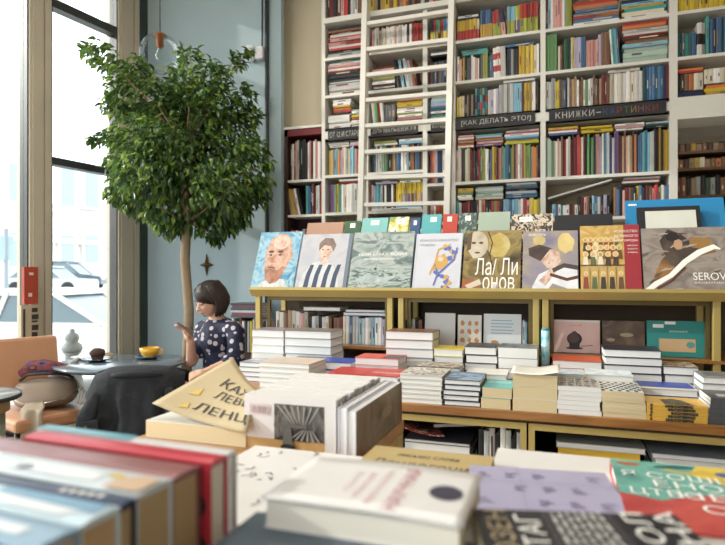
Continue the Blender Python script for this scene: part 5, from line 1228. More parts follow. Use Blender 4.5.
def slv(pts, rad):
    m = MB(); m.tube([Vector(p) for p in pts], rad, 14); m.map(lambda v: Vector((v.x+.006*math.sin(v.z*52), v.y*1.0+.008*math.sin(v.z*70+1), v.z))); m.map(lambda v: Vector((v.x, .39+(v.y-.39)*.6, v.z))); m.build('sleeve', jm, jt)
slv([(.185, .34, .48), (.215, .38, .38), (.232, .40, .24), (.245, .41, .06)], [.02, .045, .05, .045]); slv([(-.17, .33, .50), (-.20, .375, .40), (-.215, .40, .24), (-.215, .41, .06)], [.02, .045, .05, .045])
m = MB(); m.tube([Vector((-.15, .30, .560)), Vector((-.08, .345, .57)), Vector((.0, .352, .573)), Vector((.08, .345, .57)), Vector((.15, .30, .560))], [.008, .016, .018, .016, .008], 10); m.build('collar', jm, jt)
m = MB(); m.rbox((.195, .425, .34), (.085, .012, .045), .005, R=rotm(0, .15, 0)); m.build('pocket_flap', jm, jt); m = MB(); m.ell((.21, .434, .335), (.007, .004, .007)); m.build('button', M('horn_button', '5a554e', .4), jt)
# left foreground round table edge
ep = atz(-34, 396, .74)
t = thing('side_table', (ep.x, ep.y, 0), 'pale round table with dark rim cut off by the left edge', 'table')
r_ = (atz(21, 393, .74)-ep).length
m = MB(); m.lathe([(0, .73), (r_-.008, .73), (r_-.008, .74), (0, .7405)], 56); m.build('table_top', M('pale_grey_top', 'b9bec0', .25, .05), t)
m = MB(); m.lathe([(r_-.008, .722), (r_, .722), (r_, .741), (r_-.008, .741)], 56); m.f.pop(); m.f.pop(); m.m = m.m[:-2]; m.sm = m.sm[:-2]; m.f.append(None) if False else None; m.build('rim', tabrim, t)
m = MB(); m.lathe([(0, .66), (r_-.05, .66), (r_-.05, .73), (0, .73)], 48); m.build('apron', M('tan_apron', 'b5986c', .5), t)
m = MB(); m.lathe([(0, 0), (r_-.07, 0), (r_-.07, .66), (0, .66)], 48); m.build('drum_base', M('sage_base', '8f9884', .6), t)
# low rack of magazines behind the woman
q0, q1 = XatY(226, 4.1), XatY(257, 4.1); zr = zat(240, 318, 4.1); 
rk = thing('magazine_rack', ((q0+q1)/2, 4.1, 0), 'low dark rack of thin magazines behind the woman', 'rack')
m = MB(); m.bbox((q0, 4.1, .0), (q1+.2, 4.34, .70)); m.build('rack_box', darkw, rk, world=True)
wq = (q1+.1-q0)/16
for i, k in enumerate(tokens('c k w e a R w k g y c k w b k c')):
    mm = MB(); ms, sl = slotter(); book_geo(mm, wq*.8, zr-.702-SR.random()*.03, .2, [k], None, None, sl)
    o = bpy.data.objects.new('magazine', mm.mesh('magazine', ms)); COL.objects.link(o); o.location = (q0+wq*(i+.5), 4.105, .7005); tag(o, '%s magazine, %s from left upright in the low rack behind the woman' % (PAL[k][1], ordn(i)), 'magazine', 'magazines in the low rack')
zc = zr+.002
for i, (c_, nm_, th) in enumerate((('5a5a62', 'dark grey', .022), ('8a4a5a', 'plum', .02), ('c9c6c0', 'pale', .018), ('3f5a66', 'slate blue', .02), ('7a4a55', 'dull red', .02), ('4a4a44', 'dark olive', .018))):
    book(((q0+q1)/2+.03+.01*math.sin(i*2), 4.21, zc), q1-q0-.02, .2, th-.0005, M('mag_%d' % i, c_, .4), PAGEW, '%s magazine lying %s above the upright ones in the rack' % (nm_, ordn(i)), .04*math.sin(i*3), 'front', name='magazine'); zc += th

# ================================================================= THE WOMAN
D0 = 3.95
def J(x, y, d=D0): return atd(x, y, d)
ws = J(218, 392, 4.02)
wm = thing('person', (ws.x, ws.y, 0), 'woman with a dark bob in a navy spotted blouse looking down at her phone', 'person')
skin = M('skin', 'd2a58c', .5, .05, 20)
fw = Vector((-RX*.90-VX*.38, -RY*.90-VY*.38, 0)).normalized()       # faces image-left, a little to the camera
lf = Vector((-fw.y, fw.x, 0)); upv = Vector((0, 0, 1))               # her left
fh = Vector((-RX*.76-VX*.65, -RY*.76-VY*.65, 0)).normalized(); lh = Vector((-fh.y, fh.x, 0))
def head_frame(tilt=.40):
    f = (fh*math.cos(tilt)-upv*math.sin(tilt)); u = (upv*math.cos(tilt)+fh*math.sin(tilt)); return f, u
hf, hu = head_frame()
HC = J(209, 299.5)
HR = Matrix((hf, lh, hu)).transposed()      # local x forward, y left, z up
def hd(x, y, z): return HC+HR @ Vector((x, y, z))
m = MB()
# cranium, face, jaw, nose, ears
m.ell(hd(-.012, 0, .02), (.092, .074, .092), R=HR); m.ell(hd(.022, 0, -.035), (.066, .058, .075), R=HR); m.ell(hd(.042, 0, -.078), (.034, .034, .028), R=HR)
m.cap(hd(.082, 0, .0), hd(.102, 0, -.032), .009, .013); m.ell(hd(.094, .012, -.036), .008); m.ell(hd(.094, -.012, -.036), .008)
m.ell(hd(.08, 0, -.062), (.012, .024, .010), R=HR)
for s in (-1, 1): m.ell(hd(-.01, s*.074, -.015), (.018, .008, .03), R=HR); m.ell(hd(.055, s*.03, -.03), (.028, .022, .024), R=HR)
nk = J(217, 320, 4.0); ch = J(219, 338, 4.02); wa = J(221, 366, 4.03); pe = Vector((wa.x, wa.y, .54))
m.cap(hd(-.03, 0, -.06), nk, .047, .052)
shl = J(235.5, 331, 3.89); shr = J(204, 329, 4.12); ell_ = J(236, 360, 3.80); hal = J(206, 372, 3.66); elr = J(191.5, 361, 3.93); wrr = J(190.5, 341, 3.84)
m.cap(nk, ch, .06, .11); m.ell(ch, (.13, .13, .15)); m.cap(ch, wa, .115, .105); m.cap(wa, pe, .11, .13)
m.cap(J(219, 325, 3.98), shl, .05, .05); m.cap(J(217, 325, 4.02), shr, .05, .05)
m.cap(shl, ell_, .052, .042); m.cap(ell_, hal, .040, .026); m.cap(shr, elr, .050, .040); m.cap(elr, wrr, .038, .026)
# legs, seated
hipl = pe+lf*.09; hipr = pe-lf*.09; knl = hipl+fw*.42-upv*.02; knr = hipr+fw*.42-upv*.02
for hp, kn in ((hipl, knl), (hipr, knr)):
    an = Vector((kn.x-fw.x*.04, kn.y-fw.y*.04, .08)); m.cap(hp, kn, .095, .062); m.cap(kn, an, .058, .038); m.cap(an, Vector((an.x, an.y, .045))+fw*.15, .042, .034)
# hands: palm + five fingers round the phone
def hand(w, d, side, up_, curl):
    """w wrist, d finger direction, side thumb direction"""
    d = d.normalized(); side = (side-d*side.dot(d)).normalized(); nrm = d.cross(side)
    c = w+d*.045; m.cap(w, w+d*.03, .024, .026)
    for k, (o, ln) in enumerate(((.028, .070), (.010, .078), (-.009, .072), (-.026, .056))):
        b = w+d*.08+side*o; m.cap(w+d*.02+side*o*.6, b, .015, .0115)
        p1 = b+(d*math.cos(curl)+up_*math.sin(curl))*ln*.5; p2 = p1+(d*math.cos(curl*2.1)+up_*math.sin(curl*2.1))*ln*.45
        m.cap(b, p1, .0105, .0095, seg=10); m.cap(p1, p2, .0095, .008, seg=10)
    a = w+d*.025+side*.022; b = a+side*.03+d*.022+up_*.01; c2 = b+d*.03+up_*.016; m.cap(a, b, .014, .0115, seg=10); m.cap(b, c2, .011, .009, seg=10)
pd = (upv*.8+fw*.45).normalized()
hand(wrr, pd, lf*.9-fw*.2, (-lf*.0+fw*.3-upv*.25+(-VX)*Vector((0, 0, 0))).normalized() if False else (fw*.6+lf*.5).normalized(), .55)
hand(hal, (hal-ell_)*.7+fw*.1, fw-lf*.2, -upv, .35)
body = m.build('body', skin, wm, world=True)
rm = body.modifiers.new('skin', 'REMESH'); rm.mode = 'VOXEL'; rm.voxel_size = .0055; rm.use_smooth_shade = True
sm_ = body.modifiers.new('smooth', 'SMOOTH'); sm_.iterations = 4; sm_.factor = .5
# face details
dkb = M('dark_brow', '3a2a24', .6); lipm = M('lips', 'a85a55', .45)
for s in (-1, 1):
    e = MB(); e.ell(hd(.0735, s*.029, .003), (.011, .014, .008), R=HR); eo = e.build('eye', M('eyelid_skin', 'b98a74', .5), wm, world=True)
    e = MB(); e.ell(hd(.0825, s*.029, -.0005), (.004, .006, .006), R=HR); e.build('iris', M('iris_brown', '35261f', .2), eo) if False else None
    e = MB(); e.tube([hd(.078, s*.042, .000), hd(.0855, s*.029, -.003), hd(.084, s*.016, -.002)], .003, 6); e.build('eyelash', dkb, wm, world=True)
    e = MB(); e.tube([hd(.074, s*.046, .020), hd(.0855, s*.03, .027), hd(.088, s*.013, .022)], [.002, .0035, .0025], 6); e.build('eyebrow', dkb, wm, world=True)
e = MB(); e.ell(hd(.0905, 0, -.060), (.005, .021, .0045), R=HR); e.ell(hd(.088, 0, -.068), (.006, .017, .005), R=HR); e.build('lips', lipm, wm, world=True)
# hair: chin length bob with side parting
hair = M('dark_brown_hair', '2c1f19', .5, .3, 30, bump=.3, bscale=90)
h = MB()
def hfn(q):
    return q
h.ell(hd(-.022, 0, .035), (.104, .090, .094), R=HR, seg=28, rings=18)
h.build('hair', hair, wm, world=True)
# strands: rings of tubes falling from the crown, leaving the face open
h = MB(); hr = random.Random(9)
for k in range(150):
    a_ = hr.uniform(-PI*.60, PI*.60)+PI        # around the back, 0 = face
    ca_, sa_ = math.cos(a_), math.sin(a_)
    top = hd(-.02+.05*ca_*.5, .05*sa_*.6, .118-.01*hr.random()); 
    side = hd(-.022+.106*ca_, .093*sa_, .03); low = hd(-.03+.104*ca_, .092*sa_, -.035)
    ln = hr.uniform(.055, .095)
    tip = low-upv*ln+HR @ Vector((ca_*-.01+.012, sa_*-.004, 0)); 
    h.tube([top, hd(-.02+.088*ca_, .078*sa_, .09), side, low, (low+tip)/2+HR @ Vector((ca_*.008, sa_*.008, 0)), tip], [.006, .010, .012, .012, .011, .004], 7)
for s in (-1, 1):
    for k in range(12):
        u = k/11; h.tube([hd(-.01+.03*u, s*.012, .122), hd(.050-.01*u, s*(.036+.012*u), .096), hd(.048-.03*u, s*(.07+.008*u), .05), hd(.016-.03*u, s*(.086), -.01), hd(-.004-.03*u, s*.084, -.06-.012*u)-upv*.012], [.004, .009, .011, .010, .004], 7)
h.build('hair_strands', hair, wm, world=True)
# blouse
bm_, nt, b = base('navy_spotted_cloth'); L = nt.links.new
tcn = nd(nt, 'ShaderNodeTexCoord'); vo = nd(nt, 'ShaderNodeTexVoronoi'); vo.inputs['Scale'].default_value = 21; vo.inputs['Randomness'].default_value = .65
r_ = nd(nt, 'ShaderNodeValToRGB'); r_.color_ramp.interpolation = 'CONSTANT'; r_.color_ramp.elements[0].color = hexc('bdb2b8')+(1,); r_.color_ramp.elements[1].position = .34; r_.color_ramp.elements[1].color = hexc('161c38')+(1,)
L(tcn.outputs['Object'], vo.inputs['Vector']); L(vo.outputs['Distance'], r_.inputs[0]); L(r_.outputs[0], b.inputs['Base Color']); b.inputs['Roughness'].default_value = .75
m = MB()
m.cap(nk-upv*.045, ch, .072, .125); m.ell(ch, (.142, .142, .16)); m.cap(ch, wa, .13, .125); m.cap(wa, pe-upv*.02, .128, .145)
m.cap(J(219, 327, 3.98), shl, .063, .064); m.cap(J(217, 327, 4.02), shr, .063, .064)
m.cap(shl, shl+(ell_-shl)*1.0, .058, .060); m.cap(ell_, ell_+(hal-ell_)*.25, .060, .052); m.cap(shr, shr+(elr-shr)*.72, .062, .058)
bo = m.build('blouse', bm_, wm, world=True); rm = bo.modifiers.new('cloth', 'REMESH'); rm.mode = 'VOXEL'; rm.voxel_size = .009; rm.use_smooth_shade = True
s2 = bo.modifiers.new('smooth', 'SMOOTH'); s2.iterations = 3; s2.factor = .5
tx = bpy.data.textures.new('folds', 'CLOUDS'); tx.noise_scale = .09; dm = bo.modifiers.new('folds', 'DISPLACE'); dm.texture = tx; dm.strength = .018; dm.mid_level = .5
m = MB(); 
for hp, kn in ((hipl, knl), (hipr, knr)):
    an = Vector((kn.x-fw.x*.04, kn.y-fw.y*.04, .14)); m.cap(hp, kn, .102, .07); m.cap(kn, an, .066, .05)
to = m.build('trousers', M('blue_trousers', '39507a', .8), wm, world=True); rm = to.modifiers.new('cloth', 'REMESH'); rm.mode = 'VOXEL'; rm.voxel_size = .012; rm.use_smooth_shade = True
# phone
pp = J(185.5, 327.5, 3.80)
m = MB(); RP = Matrix((lf, (upv*.55+fw*.83).normalized(), lf.cross((upv*.55+fw*.83).normalized()))).transposed(); m.rbox(pp, (.068, .135, .009), .006, R=RP)
o = m.build('phone', M('phone_shell', '6a6660', .3)); tag(o, 'mobile phone held up in the hand of the woman', 'phone')
# her chair
cc_ = ws-fw*.02
chw_ = thing('wooden_chair', (cc_.x, cc_.y, 0), 'wooden chair with tan back that the woman sits on', 'chair', rz=math.atan2(-fw.x, fw.y)+PI)
wd_ = wood('beech_wood', 'a9794e', 'c0905e', .4)
m = MB(); m.rbox((0, 0, .41), (.42, .42, .035), .012); m.build('seat', wd_, chw_)
m = MB(); m.rbox((0, .27, .79), (.42, .02, .16), .008); m.build('backrest', wd_, chw_)
for sx in (-1, 1):
    m = MB(); m.tube([(sx*.18, -.18, .40), (sx*.19, -.2, 0)], .017, 8); m.build('leg', wd_, chw_)
    m = MB(); m.tube([(sx*.18, .285, .86), (sx*.18, .23, .42), (sx*.19, .26, 0)], .017, 8); m.build('leg', wd_, chw_)
# ================================================================= NEAR ISLAND
IZ = .86
it = thing('island_table', (-.35, 1.05, 0), 'wide island table in the foreground, covered with books', 'table')
m = MB(); m.prism([(-1.10, .24), (.525, .24), (.525, 1.43), (-.452, 1.43), (-.452, 1.735), (-.785, 1.735), (-.785, 1.55), (-1.10, 1.55)], IZ-.035, IZ, 'z'); m.build('table_top', wood('oak_table', 'a5723f', 'c08d55', .35), it, world=True)
for x, y in ((-1.06, .28), (.48, .28), (-1.06, 1.50), (-.48, 1.69), (.48, 1.38)): m = MB(); m.bbox((x-.03, y-.03, 0), (x+.03, y+.03, IZ-.035)); m.build('leg', brass, it, world=True)
m = MB(); m.bbox((-1.05, .3, IZ-.12), (.45, 1.38, IZ-.035)); m.build('apron', walnut, it, world=True)
offw = cv('off_white', 'd9d4ca')
# ---- standing row at left: spines up, ends towards the right
def spine_up(y0, y1, xr, L, h, cov, page, label, rz=-.05, pic=None, two=None):
    th = y1-y0
    r = thing('book', (xr, (y0+y1)/2, IZ), label, 'book', 'books standing spine-up at the left foreground', rz)
    t = .003
    m = MB(); m.bbox((-L, -th/2, 0), (0, -th/2+t, h)); m.bbox((-L, th/2-t, 0), (0, th/2, h)); m.prism([(-th/2, h-.006), (th/2, h-.006), (th/2, h-.001), (th*.25, h+.002), (-th*.25, h+.002), (-th/2, h-.001)], -L, 0, 'x'); m.build('cover', cov, r)
    m = MB(); m.bbox((-L+.004, -th/2+t, .004), (-.004, th/2-t, h-.006)); m.build('page_block', page, r)
    return r, th, L, h
def sp_art(r, th, L, h): return Art(lambda u, v, n: Vector((-L+L*u, -th*.25+th*.5*v, h+.0024+.0003*n)))
q = spine_up(.680, .703, -.423, .36, .20, cv('smoke_white', 'c9c6c4'), PAGEW, 'teal and pale grey book, farthest in the spine-up row at left'); a = sp_art(*q)
a.quad(cv('teal_band', '5f9aa6'), .0, -.4, .52, 1.4); a.build('spine_print', q[0])
q = spine_up(.640, .678, -.423, .34, .20, cv('crimson', 'b8323e'), PAGE, 'red book with a black mark on its cover, in the spine-up row at left')
a = Art(lambda u, v, n: Vector((-q[2]+q[2]*u, -q[1]/2-.0003-.0002*n, q[3]*v))); a.ell(ink, .93, .72, .05, .09); a.ell(ink, .94, .42, .05, .12); a.build('cover_print', q[0])
q = spine_up(.583, .637, -.438, .40, .197, cv('mauve_brown', '8d5a58'), PAGET, 'mauve-brown book between the red and the picture-spined book'); 
q = spine_up(.522, .580, -.438, .40, .199, cv('pale_blue_white', 'c6cdd0'), PAGET, 'pale thick book with yellow and tan pictures on its spine'); a = sp_art(*q)
yl = M('print_warm_yellow', 'd0b24a', .4); a.quad(cv('cloud_white', 'd9dbda'), .45, -.1, .8, .9); a.ell(yl, .84, .75, .03, .22); a.ell(yl, .22, .65, .025, .22); a.poly(M('print_flesh', 'c9a98a', .4), [(.86, -.4), (.99, -.4), (.99, 1.0), (.93, 1.1), (.87, .6)]); a.ell(M('print_grey', '8a8f94', .4), .3, .4, .03, .3); a.ell(M('print_grey', '8a8f94', .4), .5, .2, .03, .25); a.build('spine_print', q[0])
q = spine_up(.494, .520, -.440, .40, .196, cv('ink_navy', '2a3350'), PAGET, 'dark navy book in the spine-up row at left'); a = sp_art(*q)
for i in range(5): a.quad(inkw, .76+.035*i, .1, .776+.035*i, .8)
a.build('spine_print', q[0])
q = spine_up(.440, .491, -.436, .40, .199, cv('ice_blue_white', 'bfd0d8'), PAGET, 'pale blue and white book, third from the near end of the spine-up row'); a = sp_art(*q)
a.poly(cv('cloud_white', 'd9dbda'), [(.2, 0), (.9, -.2), (.95, .6), (.5, .9), (.2, .6)]); a.poly(M('print_sea_blue', '6f96ae', .4), [(.6, .7), (.98, .4), (.98, 1.3), (.6, 1.3)]); a.build('spine_print', q[0])
q = spine_up(.388, .437, -.438, .40, .198, cv('dusty_blue', '8aa5b8'), PAGET, 'dusty blue book, second from the near end of the spine-up row'); a = sp_art(*q); a.quad(cv('cloud_white', 'd9dbda'), .3, .1, .9, .8); a.build('spine_print', q[0])
q = spine_up(.335, .385, -.440, .40, .196, cv('blue_grey_cloth', '7b8b9a'), PAGET, 'blue-grey book, nearest in the spine-up row at left')
# ---- cream book with the bent poster sheet
cb = book((-.925, 1.43, IZ), .315, .22, .045, cv('warm_white', 'e2ddd2'), PAGEC, 'thick cream book under the bent beige poster', hard=False, spine='back')
A_ = atd(152, 403, 1.62); B2 = atd(233, 357, 1.76); C2 = atd(260, 392, 1.60); D2 = atd(247, 432.5, 1.455)
D2.z = max(D2.z, IZ+.049)
def poster(u, v):
    p = A_*(1-u)*(1-v)+D2*u*(1-v)+B2*(1-u)*v+C2*u*v
    return p+Vector((0, -.01, .014))*math.sin(PI*u)*(1-v)*-1+Vector((.0, .0, .02))*math.sin(PI*v)*u+Vector((0, 0, -.012))*math.sin(PI*u)*v
pr = thing('poster', ((A_+D2)/2), 'bent beige poster sheet with black brush letters lying on the cream book', 'poster')
pr.location.z = min(A_.z, D2.z)
m = MB(); m.sheet(poster, 16, 12, .0018); m.build('sheet', M('beige_poster_paper', 'b3a07b', .6, .08, 5), pr, world=True)
def pn(u, v, off=.0012):
    e = .01; n = (poster(u+e, v)-poster(u-e, v)).cross(poster(u, v+e)-poster(u, v-e)).normalized(); return poster(u, v)+n*off
a = Art(lambda u, v, n: pn(u, v, .0012+.0002*n)); 
wh = M('cream_print', 'e6e0d2', .6); a.mb.sheet(lambda u, v: pn(.12+.88*u, .0+.5*v, .0004+.001), 10, 6, .0002, a.mi(wh)) if False else None
blk = M('poster_black', '2c2a28', .6)
def stroke(u0, v0, u1, v1, w=.03):
    pts = [(u0+(u1-u0)*k/4, v0+(v1-v0)*k/4) for k in range(5)]; a.band(blk, pts, w)
# brush letters, three lines (the photo's letters run along the sheet)
def word(s, u0, v0, u1, v1):
    a.n = 3; letters(a.mb, s, lambda u, v: pn(u0+(u1-u0)*u, v0+(v1-v0)*v, .0022), a.mi(blk))
word('КАХ', .33, .60, .86, .78); word('ЛЕВЦ', .42, .36, .97, .54); word('ЛЕНЦ', .34, .10, .97, .26)
a.poly(M('poster_gold', 'c9a94e', .5), [(.14, .3), (.26, .34), (.22, .46)]); a.poly(M('poster_gold', 'c9a94e', .5), [(.2, .08), (.3, .12), (.26, .2)])
a.mb.build('lettering', a.mats, pr, world=True)
# ---- row of white landscape books with a photo cover facing the camera
X0, X1 = XatY(244.5, 1.325), XatY(336, 1.325)
hN = zat(290, 397, 1.325)-IZ; y = 1.325
for i in range(8):
    th = .046+.006*math.sin(i*2.1); w = X1-X0-.003*(i % 3); hh = hN-.002*((i*5) % 3)
    r = thing('book', (X0+w/2+(.006*math.sin(i*4)), y+th/2, IZ), ('white book with a black-and-white arcade photo on its front, first of the standing row' if i == 0 else 'white book standing in the landscape row, %s behind the photo cover' % ordn(i-1)), 'book', 'white landscape books standing in a row')
    t_ = .003
    m = MB(); m.bbox((-w/2, -th/2, 0), (w/2, -th/2+t_, hh)); m.bbox((-w/2, th/2-t_, 0), (w/2, th/2, hh)); m.bbox((-w/2, -th/2+t_, hh-t_), (w/2, th/2-t_, hh)); m.build('cover', cv('paper_white', 'dcd8d4'), r)
    m = MB(); m.bbox((-w/2+.004, -th/2+t_, .002), (w/2-.004, th/2-t_, hh-t_)); m.build('page_block', PAGEW, r)
    if i == 0:
        a = Art(lambda u, v, n: Vector((-w/2+w*u, -th/2-.0003-.0003*n, hh*v)))
        a.quad(cv('paper_white', 'dcd8d4'), 0, 0, 1, 1); a.quad(cv('kraft_band', 'c29a62'), 0, 0, .88, .2)
        bwg = art('arcade_photo', ['2b2a29', '45433f', '6b6862', '3a3836'], 25, stretch=(2, 1, 1)); a.quad(bwg, .34, .2, .88, .86)
        lg = M('photo_light_grey', '9b978f', .5); mg = M('photo_mid_grey', '5f5c57', .5); bk = M('photo_black', '242322', .5)
        for k in range(7):
            u0 = .36+.075*k; a.poly(lg, [(u0, .84), (u0+.022, .84), (.62+.03*(k-3)+.006, .52), (.62+.03*(k-3), .52)])
        a.quad(mg, .34, .44, .7, .5); a.poly(bk, [(.34, .2), (.62, .44), (.7, .44), (.7, .2)]); 
        for k in range(6): a.poly(lg, [(.5+.065*k, .21), (.52+.065*k, .21), (.66+.02*k, .42), (.65+.02*k, .42)])
        a.poly(mg, [(.44, .08), (.56, .08), (.53, .44), (.45, .44)]); a.ell(bk, .5, .08, .08, .06); a.build('cover_picture', r)
        a = Art(lambda u, v, n: Vector((-w/2+w*u, -th/2-.0003-.0003*n, hh*v))); a.n = 3; bc_ = M('barcode_grey', 'a89a9a', .5)
        a.quad(M('barcode_pale', 'd6c4c2', .5), .06, .62, .3, .84)
        for k in range(11): a.quad(bc_, .075+.02*k, .66, .075+.02*k+(.012 if k % 3 else .007), .8)
        a.build('barcode', r)
    y += th+.0008
# ---- two tall hardbacks with brown photo covers, ends to the camera
xf = XatY(356, 1.30); hT = zat(356, 412, 1.30)-IZ
for i, (x1, th, l) in enumerate(((xf, .026, 'pale hardback with a brown photo on its right face, standing end-on'), (xf-.0275, .024, 'pale hardback standing end-on, left of the brown photo cover'))):
    Lg = .42-.02*i; hh = hT+.004*i
    r = thing('book', (x1-th/2, 1.30+.012*i, IZ), l, 'book', 'end-on hardbacks'); t_ = .003
    m = MB(); m.bbox((-th/2, 0, 0), (-th/2+t_, Lg, hh)); m.bbox((th/2-t_, 0, 0), (th/2, Lg, hh)); m.bbox((-th/2+t_, Lg-t_, 0), (th/2-t_, Lg, hh)); m.build('cover', cv('lavender_white', 'd2d0da'), r)
    m = MB(); m.bbox((-th/2+t_, .004, .002), (th/2-t_, Lg-t_, hh-.004)); m.build('page_block', PAGEW, r)
    if i == 0:
        a = Art(lambda u, v, n: Vector((th/2+.0003+.0003*n, Lg*u, hh*v))); a.quad(art('brown_photo', ['4a3f36', '6d5c4c', '8a7a68', '5a4c40'], 7, detail=5), 0, 0, 1, 1)
        for k in range(5): a.quad(M('photo_pale_brown', '9a8a78', .4), .12+.12*k, .06, .135+.12*k, .34)
        a.poly(M('photo_pale_brown', '9a8a78', .4), blob(.62, .55, .12, .14, seed=4)); a.quad(M('spine_rust', '8a4a3c', .4), .97, 0, 1, 1); a.build('cover_picture', r)
# ---- flat covers in the middle
fl = book((-.53, 1.035, IZ), .34, .43, .03, offw, PAGEW, 'white flat book with blue ink scribbles, left of the big white one', hard=True)
a = lie(.34, .43, .03); a.quad(cv('paper_white', 'dcd8d4'), .01, .01, .99, .99); rr = random.Random(12)
for i in range(26):
    u, v = rr.uniform(.12, .92), rr.uniform(.2, .95); an = rr.uniform(0, 3); l = rr.uniform(.02, .05)
    a.band(M('ink_slate', '59606c', .5) if i % 4 else M('ink_rust', '8a6a5a', .5), [(u, v), (u+l*math.cos(an), v+l*math.sin(an)), (u+l*1.5*math.cos(an+.6), v+l*1.5*math.sin(an+.6))], .010)
a.build('cover_print', fl)
book((-.52, .745, IZ), .22, .125, .045, cv('rust_orange', 'b0623a'), PAGE, 'rust orange book, mostly hidden beside the red one')
# big white book on slate book on a pile
zc = IZ
for i, (c_, nm_) in enumerate((('a89a8c', 'tan'), ('d9d4ca', 'white'))):
    book((-.245, .655, zc), .28, .37, .0425, M('cover_base_%d' % i, c_, .45), PAGEW, nm_+' book, '+('bottom' if i == 0 else 'second')+' of the pile under the big white book'); zc += .043
book((-.245, .775, zc), .27, .145, .034, offw, PAGEW, 'white book under the rear half of the big white book')
book((-.24, .575, zc), .30, .25, .034, cv('slate_cloth', '566470'), PAGEW, 'slate blue book under the big white book at the bottom edge'); zc += .0345
bw2 = thing('book', (-.23, .745, zc), 'big thick white book with pink lettering and a dark oval, centre foreground', 'book', rz=0)
w, d, th = .25, .175, 1.0205-zc
def topf(u, v):   # slightly bowed cover, lifts at its left end
    return Vector((-w/2-.004+(w+.008)*u, -d/2-.004+(d+.008)*v, th-.003+.008*max(0, .35-u)*(1-v)+.004*math.sin(PI*u)))
m = MB(); m.sheet(topf, 20, 6, .0018); m.bbox((-w/2, -d/2, 0), (w/2, d/2, .002)); m.bbox((-w/2, d/2-.002, .002), (w/2, d/2, th-.006)); m.build('cover', cv('paper_white', 'dcd8d4'), bw2)
m = MB(); m.bbox((-w/2+.002, -d/2+.002, .002), (w/2-.002, d/2-.002, th-.0055)); m.build('page_block', PAGE, bw2)
def tn(u, v, o): return topf(u, v)+Vector((0, 0, o))
a = Art(lambda u, v, n: tn(u, v, .0006+.0002*n)); pk = M('pink_ink', 'd2a3a8', .5)
a.ell(M('oval_navy', '3a3648', .5), .86, .50, .085, .14); a.text(M('rose_ink', 'c4838c', .5), 'НАУЧНАЯ', .60, .06, .68, .88, 1); a.text(pk, 'КНИГА О СЛОВАХ', .50, .12, .54, .80, 1); a.text(pk, 'РЕДАКЦИЯ', .42, .2, .455, .7, 1); a.text(pk, 'ИЗДАНИЕ', .35, .3, .38, .7, 1); a.text(inkw, 'ОО', .83, .42, .89, .58) if False else None
a.build('title_lettering', bw2)
# tan book with black letters
tb = book((-.265, 1.15, IZ), .27, .26, .05, cv('tan_gold', 'b8a06c'), PAGE, 'tan book with black script title, behind the big white one')
a = lie(.27, .26, .05); a.text(ink, 'Ляндогони и', .1, .46, .98, .66); a.text(ink, 'письмо слова', .25, .76, .75, .83); a.text(ink, 'Тыл', .66, .26, .96, .38); a.build('title_lettering', tb)
# white board, lavender book
book((.0, 1.335, IZ), .27, .17, .03, cv('paper_white', 'dcd8d4'), PAGEW, 'plain white book beyond the lavender one')
lb0 = book((-.025, 1.085, IZ), .245, .21, .029, offw, PAGEW, 'white book hidden under the lavender one', .14)
lb = book((-.025, 1.085, IZ+.0295), .26, .225, .03, cv('lavender_cloth', 'a8a3bd'), PAGEW, 'lavender book with rows of tiny grey words, right of centre', .14)
a = lie(.26, .225, .03); lg_ = M('lavender_ink', '716c8a', .5)
for i in range(5):
    for j in range(3):
        if (i*7+j*3) % 4 == 3: continue
        for k in range(3): a.quad(lg_, .07+.19*i+.05*(j % 2), .14+.29*j+.045*k, .07+.19*i+.05*(j % 2)+.09-.02*((k+i) % 3), .14+.29*j+.045*k+.016)
a.band(M('lavender_seam', '938eaa', .5), [(.0, .62), (1, .62)], .006); a.band(M('lavender_seam', '938eaa', .5), [(.36, 0), (.36, 1)], .004); a.build('cover_print', lb)
# colourful book
book((.265, 1.14, IZ), .31, .33, .03, offw, PAGEW, 'white book under the multicoloured lettered one at right', -.0)
mc = book((.265, 1.14, IZ+.0305), .32, .345, .03, cv('poppy', 'b8433e'), PAGEW, 'multicoloured book of teal, yellow and red with white letters, at right edge', .0)
a = lie(.32, .345, .03); a.quad(art('poppy_wash', ['a83a3a', 'c2524a', 'b0443f'], 9), 0, 0, 1, 1)
a.poly(art('teal_wash', ['4a938c', '6fae9e', '3f807c'], 10), [(0, .42), (.2, .36), (.42, .5), (.62, .52), (.56, .72), (.5, 1), (0, 1)]); a.poly(art('yellow_wash', ['d2b13a', 'e0c552', 'c7a035'], 9), [(.42, .82), (.6, .7), (1, .62), (1, 1), (.5, 1)])
a.poly(art('plum_wash', ['7a3a54', '94485f'], 9), [(.62, .66), (.8, .58), (1, .52), (1, .66), (.8, .7)]); a.ell(M('blue_fish', '3f5d94', .4), .66, .86, .09, .05, -.2); a.ell(M('rust_leaf', 'b0623a', .4), .1, .92, .07, .03); a.ell(M('dark_leaf', '2f5a56', .4), .36, .93, .12, .03, .2)
a.band(M('yellow_vine', 'cdb04a', .4), [(.3, .88), (.4, .82), (.52, .9), (.6, .8)], .03)
for (s, u0, v0, u1, v1) in (('Я СОШШВОЯ', .04, .70, .97, .80), ('ЕНОН ОЯ', .20, .56, .98, .67), ('НЕВОЯ', .3, .42, .98, .53), ('ЦТЕО', .06, .40, .42, .52), ('ОТГ', .38, .25, .75, .36), ('ШЕ', .75, .18, .98, .34)): a.text(inkw, s, u0, v0, u1, v1)
a.build('cover_print', mc)
